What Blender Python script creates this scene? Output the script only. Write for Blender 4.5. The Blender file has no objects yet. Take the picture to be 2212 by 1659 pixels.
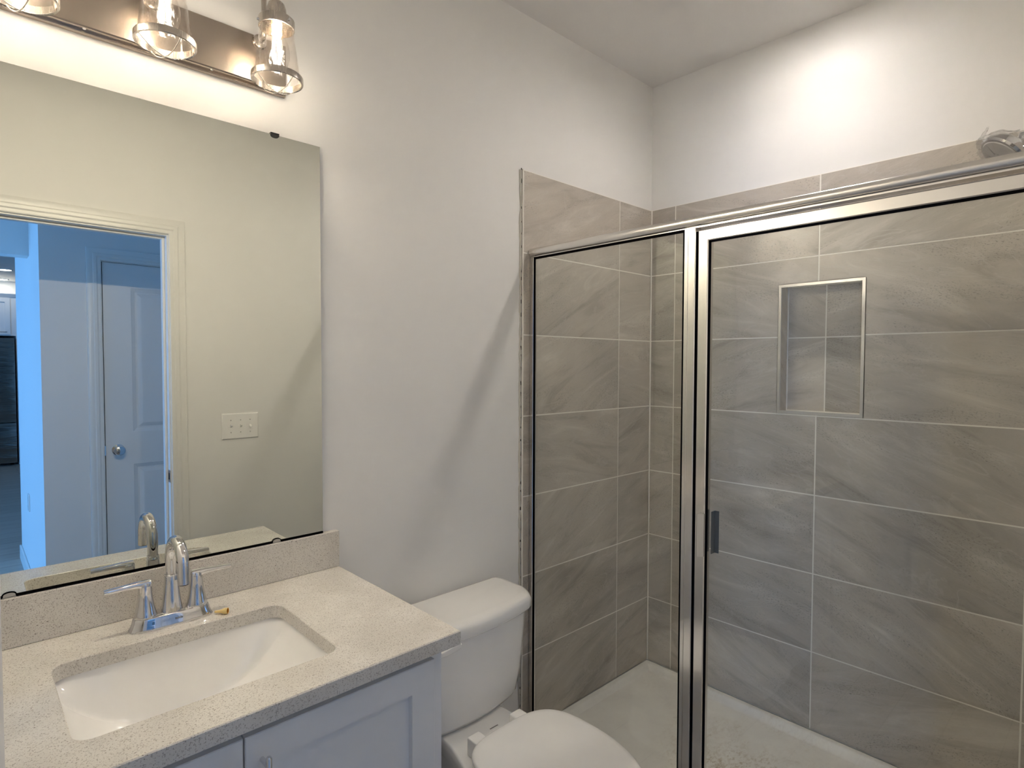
import bpy, bmesh, math, random
from mathutils import Vector, Matrix, Euler
random.seed(7)
scene = bpy.context.scene
COL = scene.collection
PI = math.pi

# ------------------------------------------------------------------ camera
cam_d = bpy.data.cameras.new('camera')
cam = bpy.data.objects.new('camera', cam_d)
COL.objects.link(cam)
cam_d.sensor_fit = 'HORIZONTAL'
cam_d.sensor_width = 36.0
cam_d.lens = 1266.76 / 2212.0 * 36.0
cam_d.clip_start = 0.004
cam.location = (-2.36454, -1.56103, 1.45904)
_yaw, _pitch, _roll = math.radians(43.3972), math.radians(-1.9129), math.radians(0.15384)
_f = Vector((math.sin(_yaw) * math.cos(_pitch), math.cos(_yaw) * math.cos(_pitch), math.sin(_pitch)))
_r = Vector((math.cos(_yaw), -math.sin(_yaw), 0))
_u = _r.cross(_f)
_r2 = _r * math.cos(_roll) + _u * math.sin(_roll)
_u2 = -_r * math.sin(_roll) + _u * math.cos(_roll)
cam.rotation_euler = Matrix((_r2, _u2, -_f)).transposed().to_euler()
scene.camera = cam

# ------------------------------------------------------------------ world, light levels, exposure
world = bpy.data.worlds.new('world')
scene.world = world
world.use_nodes = True
world.node_tree.nodes['Background'].inputs[0].default_value = (0.35, 0.6, 1.0, 1)
world.node_tree.nodes['Background'].inputs[1].default_value = 0.6
vs = scene.view_settings
vs.view_transform = 'Standard'
vs.look = 'None'
vs.gamma = 1.0
vs.use_curve_mapping = False
vs.exposure = 2.7
FILAMENT_STRENGTH = 7.5
EMITTER_STRENGTH = 960.0  # for the disc emitter added inside each filament bulb
BULB_COLOR = (1.0, 0.90, 0.74)
SHOWER_LIGHT = 50.0
SHOWER_COLOR = (1.0, 0.93, 0.87)
KITCHEN_LIGHT = 12.0
DAY_POWER = 54.0
DAY_COLOR = (0.11, 0.38, 1.0)
scene.cycles.transparent_max_bounces = 40
scene.cycles.max_bounces = 14
scene.cycles.diffuse_bounces = 7
scene.cycles.glossy_bounces = 8
scene.cycles.transmission_bounces = 10
scene.cycles.sample_clamp_indirect = 40.0

day = bpy.data.lights.new('daylight', 'AREA')
day.shape = 'RECTANGLE'
day.size, day.size_y = 2.6, 2.0
day.energy = DAY_POWER
day.color = DAY_COLOR
day_o = bpy.data.objects.new('daylight', day)
COL.objects.link(day_o)
day_o.location = (-6.72, -3.6, 1.35)
day_o.rotation_euler = (0, math.radians(-90), 0)

# ------------------------------------------------------------------ material helpers
def mat(name):
    m = bpy.data.materials.new(name)
    m.use_nodes = True
    nt = m.node_tree
    return m, nt, nt.nodes['Principled BSDF'], nt.nodes['Material Output']

def simple(name, col, rough=0.5, metal=0.0, spec=0.5, bump=0.0, bscale=300, coat=0.0):
    m, nt, p, out = mat(name)
    p.inputs['Base Color'].default_value = (*col, 1)
    p.inputs['Roughness'].default_value = rough
    p.inputs['Metallic'].default_value = metal
    p.inputs['Specular IOR Level'].default_value = spec
    if coat:
        p.inputs['Coat Weight'].default_value = coat
        p.inputs['Coat Roughness'].default_value = 0.05
    if bump:
        tc = nt.nodes.new('ShaderNodeTexCoord')
        n = nt.nodes.new('ShaderNodeTexNoise')
        n.inputs['Scale'].default_value = bscale
        n.inputs['Detail'].default_value = 3
        b = nt.nodes.new('ShaderNodeBump')
        b.inputs['Strength'].default_value = bump
        b.inputs['Distance'].default_value = 0.002
        nt.links.new(tc.outputs['Object'], n.inputs['Vector'])
        nt.links.new(n.outputs['Fac'], b.inputs['Height'])
        nt.links.new(b.outputs['Normal'], p.inputs['Normal'])
    return m

def emit(name, col, strength):
    m, nt, p, out = mat(name)
    nt.nodes.remove(p)
    e = nt.nodes.new('ShaderNodeEmission')
    e.inputs[0].default_value = (*col, 1)
    e.inputs[1].default_value = strength
    nt.links.new(e.outputs[0], out.inputs[0])
    return m

def clear_glass(name, tint, ior=1.5, bump=0.0, bscale=60, gain=1.0, rough=0.0):
    """thin clear pane: transparent body with a Fresnel reflection"""
    m, nt, p, out = mat(name)
    nt.nodes.remove(p)
    t = nt.nodes.new('ShaderNodeBsdfTransparent')
    t.inputs[0].default_value = (*tint, 1)
    g = nt.nodes.new('ShaderNodeBsdfGlossy')
    g.inputs['Roughness'].default_value = rough
    g.inputs['Color'].default_value = (1, 1, 1, 1)
    fr = nt.nodes.new('ShaderNodeFresnel')
    geo = nt.nodes.new('ShaderNodeNewGeometry')
    io = nt.nodes.new('ShaderNodeMapRange')   # same outside-in Fresnel on both faces of the thin pane
    io.inputs[3].default_value = ior
    io.inputs[4].default_value = 1.0 / ior
    nt.links.new(geo.outputs['Backfacing'], io.inputs[0])
    nt.links.new(io.outputs[0], fr.inputs['IOR'])
    mx = nt.nodes.new('ShaderNodeMixShader')
    nt.links.new(fr.outputs[0], mx.inputs[0])
    nt.links.new(t.outputs[0], mx.inputs[1])
    nt.links.new(g.outputs[0], mx.inputs[2])
    nt.links.new(mx.outputs[0], out.inputs[0])
    if bump:
        tc = nt.nodes.new('ShaderNodeTexCoord')
        n = nt.nodes.new('ShaderNodeTexNoise')
        n.inputs['Scale'].default_value = bscale
        n.inputs['Detail'].default_value = 2
        b = nt.nodes.new('ShaderNodeBump')
        b.inputs['Strength'].default_value = bump
        b.inputs['Distance'].default_value = 0.004
        nt.links.new(tc.outputs['Object'], n.inputs['Vector'])
        nt.links.new(n.outputs['Fac'], b.inputs['Height'])
        nt.links.new(b.outputs['Normal'], g.inputs['Normal'])
        nt.links.new(b.outputs['Normal'], fr.inputs['Normal'])
    return m

def ramp(nt, stops, interp='LINEAR'):
    r = nt.nodes.new('ShaderNodeValToRGB')
    e = r.color_ramp.elements
    r.color_ramp.interpolation = interp
    while len(e) < len(stops):
        e.new(0.5)
    for i, (pos, c) in enumerate(stops):
        e[i].position = pos
        e[i].color = (*c, 1) if len(c) == 3 else c
    return r

def mixrgb(nt, a, b, fac, mode='MIX'):
    m = nt.nodes.new('ShaderNodeMix')
    m.data_type = 'RGBA'
    m.blend_type = mode
    if isinstance(fac, (int, float)):
        m.inputs[0].default_value = fac
    else:
        nt.links.new(fac, m.inputs[0])
    for sock, v in ((m.inputs[6], a), (m.inputs[7], b)):
        if isinstance(v, tuple):
            sock.default_value = (*v, 1)
        else:
            nt.links.new(v, sock)
    return m.outputs[2]

def noise(nt, vec, scale, detail=4, rough=0.55, dist=0.0):
    n = nt.nodes.new('ShaderNodeTexNoise')
    n.inputs['Scale'].default_value = scale
    n.inputs['Detail'].default_value = detail
    n.inputs['Roughness'].default_value = rough
    n.inputs['Distortion'].default_value = dist
    nt.links.new(vec, n.inputs['Vector'])
    return n.outputs['Fac']

def mapping(nt, vec, scale=(1, 1, 1), rot=(0, 0, 0)):
    mp = nt.nodes.new('ShaderNodeMapping')
    mp.inputs['Scale'].default_value = scale
    mp.inputs['Rotation'].default_value = rot
    nt.links.new(vec, mp.inputs['Vector'])
    return mp.outputs[0]

M = {}
M['wall'] = simple('wall_paint', (0.80, 0.79, 0.77), 0.55, spec=0.25, bump=0.06, bscale=420)
M['ceiling'] = simple('ceiling_paint', (0.78, 0.765, 0.75), 0.8, spec=0.2)
M['trim'] = simple('trim_paint', (0.78, 0.77, 0.74), 0.32, spec=0.45)
M['door'] = simple('door_paint', (0.76, 0.76, 0.75), 0.34, spec=0.45)
M['cabinet'] = simple('cabinet_paint', (0.80, 0.80, 0.80), 0.38, spec=0.4)
M['porcelain'] = simple('porcelain', (0.89, 0.875, 0.85), 0.08, spec=0.5, coat=0.3)
M['white_plastic'] = simple('white_plastic', (0.88, 0.865, 0.84), 0.25)
M['chrome'] = simple('chrome', (0.74, 0.74, 0.75), 0.05, metal=1)
M['baffle'] = simple('light_baffle', (0.6, 0.6, 0.6), 0.5)
M['black'] = simple('black_rubber', (0.004, 0.004, 0.0045), 0.9, spec=0.0)
M['dark_gap'] = simple('dark_gap', (0.02, 0.018, 0.016), 0.8, spec=0.1)
M['grout'] = simple('grout', (0.86, 0.83, 0.77), 0.9, spec=0.1)
M['caulk'] = simple('caulk', (0.80, 0.77, 0.70), 0.6)
M['silver'] = simple('silver_trim', (0.62, 0.61, 0.61), 0.32, metal=0.85)
M['mirror_edge'] = simple('mirror_edge', (0.12, 0.15, 0.13), 0.2)
M['clip'] = simple('dark_clip', (0.03, 0.03, 0.032), 0.25)
M['clear_plastic'] = simple('clear_plastic', (0.50, 0.48, 0.44), 0.2)
M['screw'] = simple('screw', (0.45, 0.44, 0.41), 0.4)

def brushed(name, col, rough, axis_scale, amt=0.12, bstr=0.03):
    m, nt, p, out = mat(name)
    p.inputs['Base Color'].default_value = (*col, 1)
    p.inputs['Metallic'].default_value = 1
    tc = nt.nodes.new('ShaderNodeTexCoord')
    v = mapping(nt, tc.outputs['Object'], axis_scale)
    n = noise(nt, v, 1.0, 4, 0.6)
    mr = nt.nodes.new('ShaderNodeMapRange')
    mr.inputs[1].default_value = 0.3
    mr.inputs[2].default_value = 0.7
    mr.inputs[3].default_value = rough - amt
    mr.inputs[4].default_value = rough + amt
    nt.links.new(n, mr.inputs[0])
    nt.links.new(mr.outputs[0], p.inputs['Roughness'])
    b = nt.nodes.new('ShaderNodeBump')
    b.inputs['Strength'].default_value = bstr
    b.inputs['Distance'].default_value = 0.0003
    nt.links.new(n, b.inputs['Height'])
    nt.links.new(b.outputs['Normal'], p.inputs['Normal'])
    return m

M['nickel_plate'] = brushed('brushed_nickel_plate', (0.50, 0.43, 0.37), 0.26, (400, 400, 4), 0.012, 0.0)
M['nickel'] = brushed('brushed_nickel', (0.60, 0.55, 0.49), 0.26, (300, 300, 20), 0.03, 0.0)
M['alu'] = brushed('polished_aluminium_upright', (0.80, 0.785, 0.76), 0.20, (500, 500, 3), 0.03)
M['alu_h'] = brushed('polished_aluminium_rail', (0.80, 0.78, 0.75), 0.24, (500, 3, 500), 0.03)
M['shower_glass'] = clear_glass('shower_glass', (0.965, 0.978, 0.965), 1.5)
M['shade_glass'] = clear_glass('shade_glass', (0.985, 0.975, 0.965), 1.45, bump=0.35, bscale=70)
M['bulb_glass'] = clear_glass('bulb_glass', (0.99, 0.985, 0.98), 1.35)
M['plastic_film'] = clear_glass('plastic_film', (0.90, 0.90, 0.90), 1.5, bump=0.9, bscale=45, rough=0.12)
M['window_glass'] = clear_glass('window_glass', (0.96, 0.98, 0.98), 1.3)

def mk_mirror():
    m, nt, p, out = mat('mirror_silver')
    nt.nodes.remove(p)
    g = nt.nodes.new('ShaderNodeBsdfGlossy')
    g.inputs['Color'].default_value = (0.715, 0.735, 0.685, 1)
    g.inputs['Roughness'].default_value = 0.0
    nt.links.new(g.outputs[0], out.inputs[0])
    return m
M['mirror'] = mk_mirror()

def mk_tile():
    m, nt, p, out = mat('stone_tile')
    uv = nt.nodes.new('ShaderNodeUVMap')
    uv.uv_map = 'UVMap'
    vec = uv.outputs[0]
    streak_v = mapping(nt, vec, (1.0, 4.6, 1))
    s1 = noise(nt, streak_v, 2.6, 7, 0.62, 0.9)
    cloud = noise(nt, vec, 1.4, 3, 0.5, 0.4)
    fine_v = mapping(nt, vec, (1.0, 2.0, 1))
    fine = noise(nt, fine_v, 120, 4, 0.72)
    base = ramp(nt, [(0.30, (0.384, 0.344, 0.296)), (0.45, (0.504, 0.459, 0.401)), (0.56, (0.538, 0.492, 0.432)), (0.72, (0.672, 0.625, 0.560))])
    nt.links.new(s1, base.inputs[0])
    cr = ramp(nt, [(0.35, (0.80, 0.80, 0.80)), (0.65, (1.07, 1.06, 1.05))])
    nt.links.new(cloud, cr.inputs[0])
    c = mixrgb(nt, base.outputs[0], cr.outputs[0], 1.0, 'MULTIPLY')
    # thin pale veins
    vein_v = mapping(nt, vec, (1.0, 4.0, 1), (0, 0, math.radians(9)))
    v1 = noise(nt, vein_v, 2.2, 5, 0.55, 1.2)
    vr = ramp(nt, [(0.485, (0, 0, 0)), (0.50, (1, 1, 1)), (0.515, (0, 0, 0))])
    nt.links.new(v1, vr.inputs[0])
    vm = nt.nodes.new('ShaderNodeMath'); vm.operation = 'MULTIPLY'
    nt.links.new(vr.outputs[0], vm.inputs[0])
    vm.inputs[1].default_value = 0.45
    c = mixrgb(nt, c, (0.56, 0.53, 0.49), vm.outputs[0])
    # sandy dark pitting, gathered in bands
    band = ramp(nt, [(0.46, (0.06, 0.06, 0.06)), (0.60, (1, 1, 1))])
    s2 = noise(nt, streak_v, 1.7, 5, 0.6, 1.3)
    nt.links.new(s2, band.inputs[0])
    fr = ramp(nt, [(0.53, (0, 0, 0)), (0.66, (1, 1, 1))])
    nt.links.new(fine, fr.inputs[0])
    pit = nt.nodes.new('ShaderNodeMath'); pit.operation = 'MULTIPLY'
    nt.links.new(fr.outputs[0], pit.inputs[0])
    nt.links.new(band.outputs[0], pit.inputs[1])
    pit2 = nt.nodes.new('ShaderNodeMath'); pit2.operation = 'MULTIPLY'
    nt.links.new(pit.outputs[0], pit2.inputs[0])
    pit2.inputs[1].default_value = 0.75
    c = mixrgb(nt, c, (0.12, 0.105, 0.09), pit2.outputs[0])
    fr2 = ramp(nt, [(0.3, (0.93, 0.93, 0.93)), (0.7, (1.05, 1.05, 1.05))])
    nt.links.new(fine, fr2.inputs[0])
    c = mixrgb(nt, c, fr2.outputs[0], 1.0, 'MULTIPLY')
    nt.links.new(c, p.inputs['Base Color'])
    p.inputs['Roughness'].default_value = 0.42
    p.inputs['Specular IOR Level'].default_value = 0.4
    b = nt.nodes.new('ShaderNodeBump')
    b.inputs['Strength'].default_value = 0.25
    b.inputs['Distance'].default_value = 0.001
    nt.links.new(fine, b.inputs['Height'])
    nt.links.new(b.outputs['Normal'], p.inputs['Normal'])
    return m
M['tile'] = mk_tile()

def mk_quartz():
    m, nt, p, out = mat('speckled_quartz')
    tc = nt.nodes.new('ShaderNodeTexCoord')
    v = tc.outputs['Object']
    n1 = noise(nt, v, 420, 2, 0.6)
    n2 = noise(nt, v, 280, 2, 0.6)
    n3 = noise(nt, v, 9, 3, 0.5)
    r0 = ramp(nt, [(0.35, (0.64, 0.605, 0.55)), (0.65, (0.73, 0.695, 0.64))])
    nt.links.new(n3, r0.inputs[0])
    r1 = ramp(nt, [(0.30, (0, 0, 0)), (0.36, (0, 0, 0)), (0.56, (0, 0, 0)), (0.66, (0.8, 0.8, 0.8))])
    nt.links.new(n1, r1.inputs[0])
    c = mixrgb(nt, r0.outputs[0], (0.30, 0.265, 0.225), r1.outputs[0])
    r2 = ramp(nt, [(0.66, (0, 0, 0)), (0.72, (1, 1, 1))])
    nt.links.new(n2, r2.inputs[0])
    c = mixrgb(nt, c, (0.22, 0.19, 0.16), r2.outputs[0])
    r3 = ramp(nt, [(0.28, (1, 1, 1)), (0.34, (0, 0, 0))])
    nt.links.new(n2, r3.inputs[0])
    c = mixrgb(nt, c, (0.80, 0.77, 0.72), r3.outputs[0])
    nt.links.new(c, p.inputs['Base Color'])
    p.inputs['Roughness'].default_value = 0.22
    return m
M['quartz'] = mk_quartz()

def mk_pan():
    m, nt, p, out = mat('acrylic_shower_pan')
    tc = nt.nodes.new('ShaderNodeTexCoord')
    v = tc.outputs['Object']
    big = noise(nt, v, 3.2, 4, 0.6, 0.6)
    fine = noise(nt, mapping(nt, v, (1, 1.8, 1), (0, 0, 0.5)), 55, 5, 0.7)
    dirt = nt.nodes.new('ShaderNodeMath'); dirt.operation = 'MULTIPLY'
    rb = ramp(nt, [(0.38, (0, 0, 0)), (0.55, (1, 1, 1))])
    rf = ramp(nt, [(0.46, (0, 0, 0)), (0.66, (1, 1, 1))])
    nt.links.new(big, rb.inputs[0]); nt.links.new(fine, rf.inputs[0])
    ds = nt.nodes.new('ShaderNodeVectorMath'); ds.operation = 'DISTANCE'
    ds.inputs[1].default_value = (-0.34, -0.62, 0.025)
    nt.links.new(v, ds.inputs[0])
    near = nt.nodes.new('ShaderNodeMapRange')
    near.inputs[1].default_value = 0.10; near.inputs[2].default_value = 0.34
    near.inputs[3].default_value = 1.0; near.inputs[4].default_value = 0.12
    nt.links.new(ds.outputs['Value'], near.inputs[0])
    rbn = nt.nodes.new('ShaderNodeMath'); rbn.operation = 'MULTIPLY'
    nt.links.new(rb.outputs[0], rbn.inputs[0]); nt.links.new(near.outputs[0], rbn.inputs[1])
    nt.links.new(rbn.outputs[0], dirt.inputs[0]); nt.links.new(rf.outputs[0], dirt.inputs[1])
    film = ramp(nt, [(0.3, (0.86, 0.84, 0.80)), (0.7, (0.76, 0.735, 0.70))])
    nt.links.new(noise(nt, v, 6.5, 5, 0.6), film.inputs[0])
    c = mixrgb(nt, film.outputs[0], (0.40, 0.31, 0.20), dirt.outputs[0])
    nt.links.new(c, p.inputs['Base Color'])
    p.inputs['Roughness'].default_value = 0.3
    return m
M['pan'] = mk_pan()

def mk_floor():
    m, nt, p, out = mat('vinyl_plank_floor')
    tc = nt.nodes.new('ShaderNodeTexCoord')
    v = tc.outputs['Object']
    br = nt.nodes.new('ShaderNodeTexBrick')
    br.inputs['Scale'].default_value = 1.0
    br.inputs['Brick Width'].default_value = 1.2
    br.inputs['Row Height'].default_value = 0.18
    br.inputs['Mortar Size'].default_value = 0.002
    br.inputs['Color1'].default_value = (0.40, 0.36, 0.31, 1)
    br.inputs['Color2'].default_value = (0.46, 0.41, 0.36, 1)
    br.inputs['Mortar'].default_value = (0.08, 0.07, 0.06, 1)
    nt.links.new(v, br.inputs['Vector'])
    g = noise(nt, mapping(nt, v, (2, 40, 1)), 3, 5, 0.6, 0.4)
    gr = ramp(nt, [(0.3, (0.75, 0.75, 0.75)), (0.7, (1.1, 1.1, 1.1))])
    nt.links.new(g, gr.inputs[0])
    c = mixrgb(nt, br.outputs[0], gr.outputs[0], 1.0, 'MULTIPLY')
    nt.links.new(c, p.inputs['Base Color'])
    p.inputs['Roughness'].default_value = 0.3
    return m
M['floor'] = mk_floor()

def mk_fridge():
    m, nt, p, out = mat('dark_stainless')
    p.inputs['Base Color'].default_value = (0.30, 0.28, 0.26, 1)
    p.inputs['Metallic'].default_value = 1
    p.inputs['Roughness'].default_value = 0.22
    tc = nt.nodes.new('ShaderNodeTexCoord')
    n = noise(nt, mapping(nt, tc.outputs['Object'], (1, 1, 5)), 2.2, 3, 0.5)
    b = nt.nodes.new('ShaderNodeBump')
    b.inputs['Strength'].default_value = 0.5
    b.inputs['Distance'].default_value = 0.05
    nt.links.new(n, b.inputs['Height'])
    nt.links.new(b.outputs['Normal'], p.inputs['Normal'])
    return m
M['fridge'] = mk_fridge()

def mk_cap():
    m, nt, p, out = mat('amber_plastic')
    p.inputs['Base Color'].default_value = (0.86, 0.62, 0.26, 1)
    p.inputs['Roughness'].default_value = 0.4
    p.inputs['Subsurface Weight'].default_value = 0.15
    return m
M['amber'] = mk_cap()
M['amber_dark'] = simple('amber_inside', (0.62, 0.27, 0.02), 0.5)
M['brass'] = simple('hose_fitting', (0.10, 0.10, 0.10), 0.3, metal=0.6)
M['mark'] = simple('grey_print', (0.22, 0.20, 0.19), 0.6)

# ------------------------------------------------------------------ mesh helpers
def obj(name, bm, material, parent=None, smooth=False, angle=35):
    bmesh.ops.recalc_face_normals(bm, faces=bm.faces[:])
    me = bpy.data.meshes.new(name)
    bm.to_mesh(me)
    bm.free()
    mats = material if isinstance(material, (list, tuple)) else [material]
    for mm in mats:
        me.materials.append(mm)
    if smooth:
        for p in me.polygons:
            p.use_smooth = True
        try:
            me.set_sharp_from_angle(angle=math.radians(angle))
        except Exception:
            pass
    o = bpy.data.objects.new(name, me)
    COL.objects.link(o)
    if parent is not None:
        o.parent = parent
        o.matrix_parent_inverse = Matrix.Translation(-parent.location) if parent.location.length else Matrix.Identity(4)
        # world placement = mesh coordinates; empties are placed at the thing's base
    return o

def thing(name, label, cat, loc=(0, 0, 0), group=None):
    o = bpy.data.objects.new(name, None)
    o.empty_display_size = 0.05
    COL.objects.link(o)
    o.location = loc
    o['label'] = label
    o['category'] = cat
    if group:
        o['group'] = group
    return o

def tag(o, label, cat, group=None, kind=None):
    o['label'] = label
    o['category'] = cat
    if group:
        o['group'] = group
    if kind:
        o['kind'] = kind
    return o

def B():
    return bmesh.new()

def box(bm, x0, x1, y0, y1, z0, z1, bev=0.0, seg=2):
    x0, x1 = min(x0, x1), max(x0, x1)
    y0, y1 = min(y0, y1), max(y0, y1)
    z0, z1 = min(z0, z1), max(z0, z1)
    vs_ = [bm.verts.new((x, y, z)) for x in (x0, x1) for y in (y0, y1) for z in (z0, z1)]
    idx = [(0, 1, 3, 2), (4, 6, 7, 5), (0, 4, 5, 1), (2, 3, 7, 6), (0, 2, 6, 4), (1, 5, 7, 3)]
    fs = [bm.faces.new([vs_[i] for i in f]) for f in idx]
    if bev:
        es = list({e for f in fs for e in f.edges})
        bmesh.ops.bevel(bm, geom=es, offset=bev, segments=seg, affect='EDGES', profile=0.5)
    return fs

def loft(bm, rings, cap0=True, cap1=True, closed=True):
    rv = [[bm.verts.new(p) for p in r] for r in rings]
    n = len(rings[0])
    for a, b in zip(rv[:-1], rv[1:]):
        for i in range(n if closed else n - 1):
            j = (i + 1) % n
            bm.faces.new((a[i], a[j], b[j], b[i]))
    if cap0:
        bm.faces.new(rv[0][::-1])
    if cap1:
        bm.faces.new(rv[-1])
    return rv

def frame_axes(d):
    d = d.normalized()
    a = Vector((0, 0, 1)) if abs(d.z) < 0.9 else Vector((1, 0, 0))
    u = d.cross(a).normalized()
    return u, u.cross(d)

def tube(bm, pts, r, seg=16, cap=True, closed=False):
    pts = [Vector(p) for p in pts]
    rs = r if isinstance(r, (list, tuple)) else [r] * len(pts)
    rings = []
    n = len(pts)
    prev = None
    for i, p in enumerate(pts):
        if closed:
            d = pts[(i + 1) % n] - pts[(i - 1) % n]
        else:
            d = pts[min(i + 1, n - 1)] - pts[max(i - 1, 0)]
        d.normalize()
        if prev is None:
            u, v = frame_axes(d)
        else:
            u = (prev - d * prev.dot(d)).normalized()
            v = u.cross(d)
        prev = u
        rings.append([p + (u * math.cos(2 * PI * k / seg) + v * math.sin(2 * PI * k / seg)) * rs[i] for k in range(seg)])
    if closed:
        rings.append(rings[0])
        rv = [[bm.verts.new(p) for p in r_] for r_ in rings[:-1]]
        rv.append(rv[0])
        for a, b in zip(rv[:-1], rv[1:]):
            for i in range(seg):
                j = (i + 1) % seg
                bm.faces.new((a[i], a[j], b[j], b[i]))
    else:
        loft(bm, rings, cap, cap)

def lathe(bm, prof, origin, axis=(0, 0, 1), seg=32, cap0=True, cap1=True):
    """prof: list of (radius, height along axis)"""
    o = Vector(origin)
    d = Vector(axis).normalized()
    u, v = frame_axes(d)
    rings = []
    for r, h in prof:
        rings.append([o + d * h + (u * math.cos(2 * PI * k / seg) + v * math.sin(2 * PI * k / seg)) * max(r, 1e-5) for k in range(seg)])
    loft(bm, rings, cap0, cap1)

def arc(c, r, a0, a1, n, plane='yz', x=0.0):
    out = []
    for i in range(n + 1):
        a = a0 + (a1 - a0) * i / n
        p, q = c[0] + r * math.cos(a), c[1] + r * math.sin(a)
        out.append((x, p, q) if plane == 'yz' else ((p, x, q) if plane == 'xz' else (p, q, x)))
    return out

def rrect(cx, cy, hx, hy, r, n=6):
    pts = []
    for sx, sy, a0 in ((1, 1, 0), (-1, 1, PI / 2), (-1, -1, PI), (1, -1, 1.5 * PI)):
        for i in range(n + 1):
            a = a0 + (PI / 2) * i / n
            pts.append((cx + sx * (hx - r) + r * math.cos(a), cy + sy * (hy - r) + r * math.sin(a)))
    return pts

def superell(cx, cy, hx, hy, n, m=48):
    pts = []
    for i in range(m):
        a = 2 * PI * i / m
        c, s = math.cos(a), math.sin(a)
        pts.append((cx + hx * math.copysign(abs(c) ** (2 / n), c), cy + hy * math.copysign(abs(s) ** (2 / n), s)))
    return pts

# ------------------------------------------------------------------ dimensions
ZC = 2.74          # ceiling
YD = -1.524        # inner face of the door wall
YO = -1.640        # hall face of the door wall
XW = -2.49         # left wall
TT = 2.175         # top of the shower tile
PITCH = 0.303      # tile row
HALL_Y = -2.46
OPX0, OPX1, OPZ = -2.417, -1.655, 2.045

# ------------------------------------------------------------------ setting
def struct(name, bm, m, label, cat, parent=None, smooth=False):
    o = obj(name, bm, m, parent, smooth)
    if parent is None:
        tag(o, label, cat, kind='structure')
    return o

bm = B(); box(bm, -6.6, 0.25, -11.2, 0.12, -0.06, 0.0)
struct('floor', bm, M['floor'], 'vinyl plank floor running through bathroom and hall', 'floor')
CAN = (-0.335, -0.755, 0.068)
bm = B()
box(bm, -6.6, CAN[0] - CAN[2], -11.2, 0.12, ZC, ZC + 0.12)
box(bm, CAN[0] + CAN[2], 0.25, -11.2, 0.12, ZC, ZC + 0.12)
box(bm, CAN[0] - CAN[2], CAN[0] + CAN[2], -11.2, CAN[1] - CAN[2], ZC, ZC + 0.12)
box(bm, CAN[0] - CAN[2], CAN[0] + CAN[2], CAN[1] + CAN[2], 0.12, ZC, ZC + 0.12)
struct('ceiling', bm, M['ceiling'], 'flat painted ceiling above bathroom and hall', 'ceiling')
bm = B(); box(bm, XW - 0.1, 0.2, 0.0, 0.11, 0.0, ZC)
struct('wall_north', bm, M['wall'], 'pale grey wall that carries the mirror and the vanity light', 'wall')
# right wall with the niche recess cut out
NY0, NY1, NZ0, NZ1, ND = -0.899, -0.594, 1.270, 1.774, 0.09
bm = B()
X0, X1 = 0.004, 0.20
for (ya, yb, za, zb) in ((0.0, NY1, 0, ZC), (NY0, YD - 0.11, 0, ZC), (NY1, NY0, 0, NZ0), (NY1, NY0, NZ1, ZC)):
    box(bm, X0, X1, ya, yb, za, zb)
box(bm, ND + 0.004, X1, NY1, NY0, NZ0, NZ1)
struct('wall_east', bm, M['wall'], 'pale wall above the tile at the back of the shower', 'wall')
bm = B(); box(bm, XW - 0.1, XW, 0.0, YD, 0, ZC)
struct('wall_west', bm, M['wall'], 'pale wall at the left end of the vanity', 'wall')
# door wall with opening
bm = B()
box(bm, OPX1 + 0.015, 0.2, YD, YO, 0, ZC)
box(bm, -6.6, OPX0 - 0.015, YD, YO, 0, ZC)
box(bm, OPX0 - 0.015, OPX1 + 0.015, YD, YO, OPZ + 0.015, ZC)
struct('wall_south', bm, M['wall'], 'wall with the doorway and switch plate, seen in the mirror', 'wall')

# --- hall beyond the doorway
HDX0, HDX1, HDZ = -1.765, -1.003, 2.032     # hall door
bm = B()
HW = -2.040
box(bm, HW, HDX0 - 0.012, HALL_Y, HALL_Y - 0.115, 0, ZC)
box(bm, HDX1 + 0.012, 0.2, HALL_Y, HALL_Y - 0.115, 0, ZC)
box(bm, HDX0 - 0.012, HDX1 + 0.012, HALL_Y, HALL_Y - 0.115, HDZ + 0.012, ZC)
struct('wall_hall', bm, M['wall'], 'blue lit hall wall holding the closed panel door, seen in the mirror', 'wall')
bm = B(); box(bm, HW, HW + 0.115, HALL_Y - 0.115, -4.15, 0, ZC)
struct('wall_passage', bm, M['wall'], 'bright daylit side wall of the passage, seen at mirror left', 'wall')
bm = B(); box(bm, HW, -6.5, -3.02, -3.14, 2.10, ZC)
struct('trim_header', bm, M['wall'], 'dropped header across the passage opening, seen in the mirror', 'header')
bm = B(); box(bm, -6.6, 0.25, -11.2, -10.62, 0, ZC)
struct('wall_kitchen', bm, M['wall'], 'far kitchen wall behind the refrigerator', 'wall')
bm = B(); box(bm, 0.13, 0.25, YO, -11.2, 0, ZC)
struct('wall_right', bm, M['wall'], 'end wall of the hall on the right', 'wall')
# left wall of the big room with a window
WY0, WY1, WZ0, WZ1 = -4.9, -2.3, 0.35, 2.35
bm = B()
box(bm, -6.6, -6.5, YO, WY1, 0, ZC); box(bm, -6.6, -6.5, WY0, -11.2, 0, ZC)
box(bm, -6.6, -6.5, WY0, WY1, 0, WZ0); box(bm, -6.6, -6.5, WY0, WY1, WZ1, ZC)
struct('wall_left', bm, M['wall'], 'outer wall with the daylight window, beyond the hall', 'wall')
w1 = thing('window_1', 'large window that lets blue daylight into the hall', 'window', (-6.55, -3.6, WZ0))
w1['kind'] = 'structure'
bm = B()
for a in (WY0, (WY0 + WY1) / 2 - 0.03, WY1 - 0.06):
    box(bm, -6.58, -6.52, a, a + 0.06, WZ0, WZ1)
box(bm, -6.58, -6.52, WY0, WY1, WZ0, WZ0 + 0.06); box(bm, -6.58, -6.52, WY0, WY1, WZ1 - 0.06, WZ1)
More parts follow.
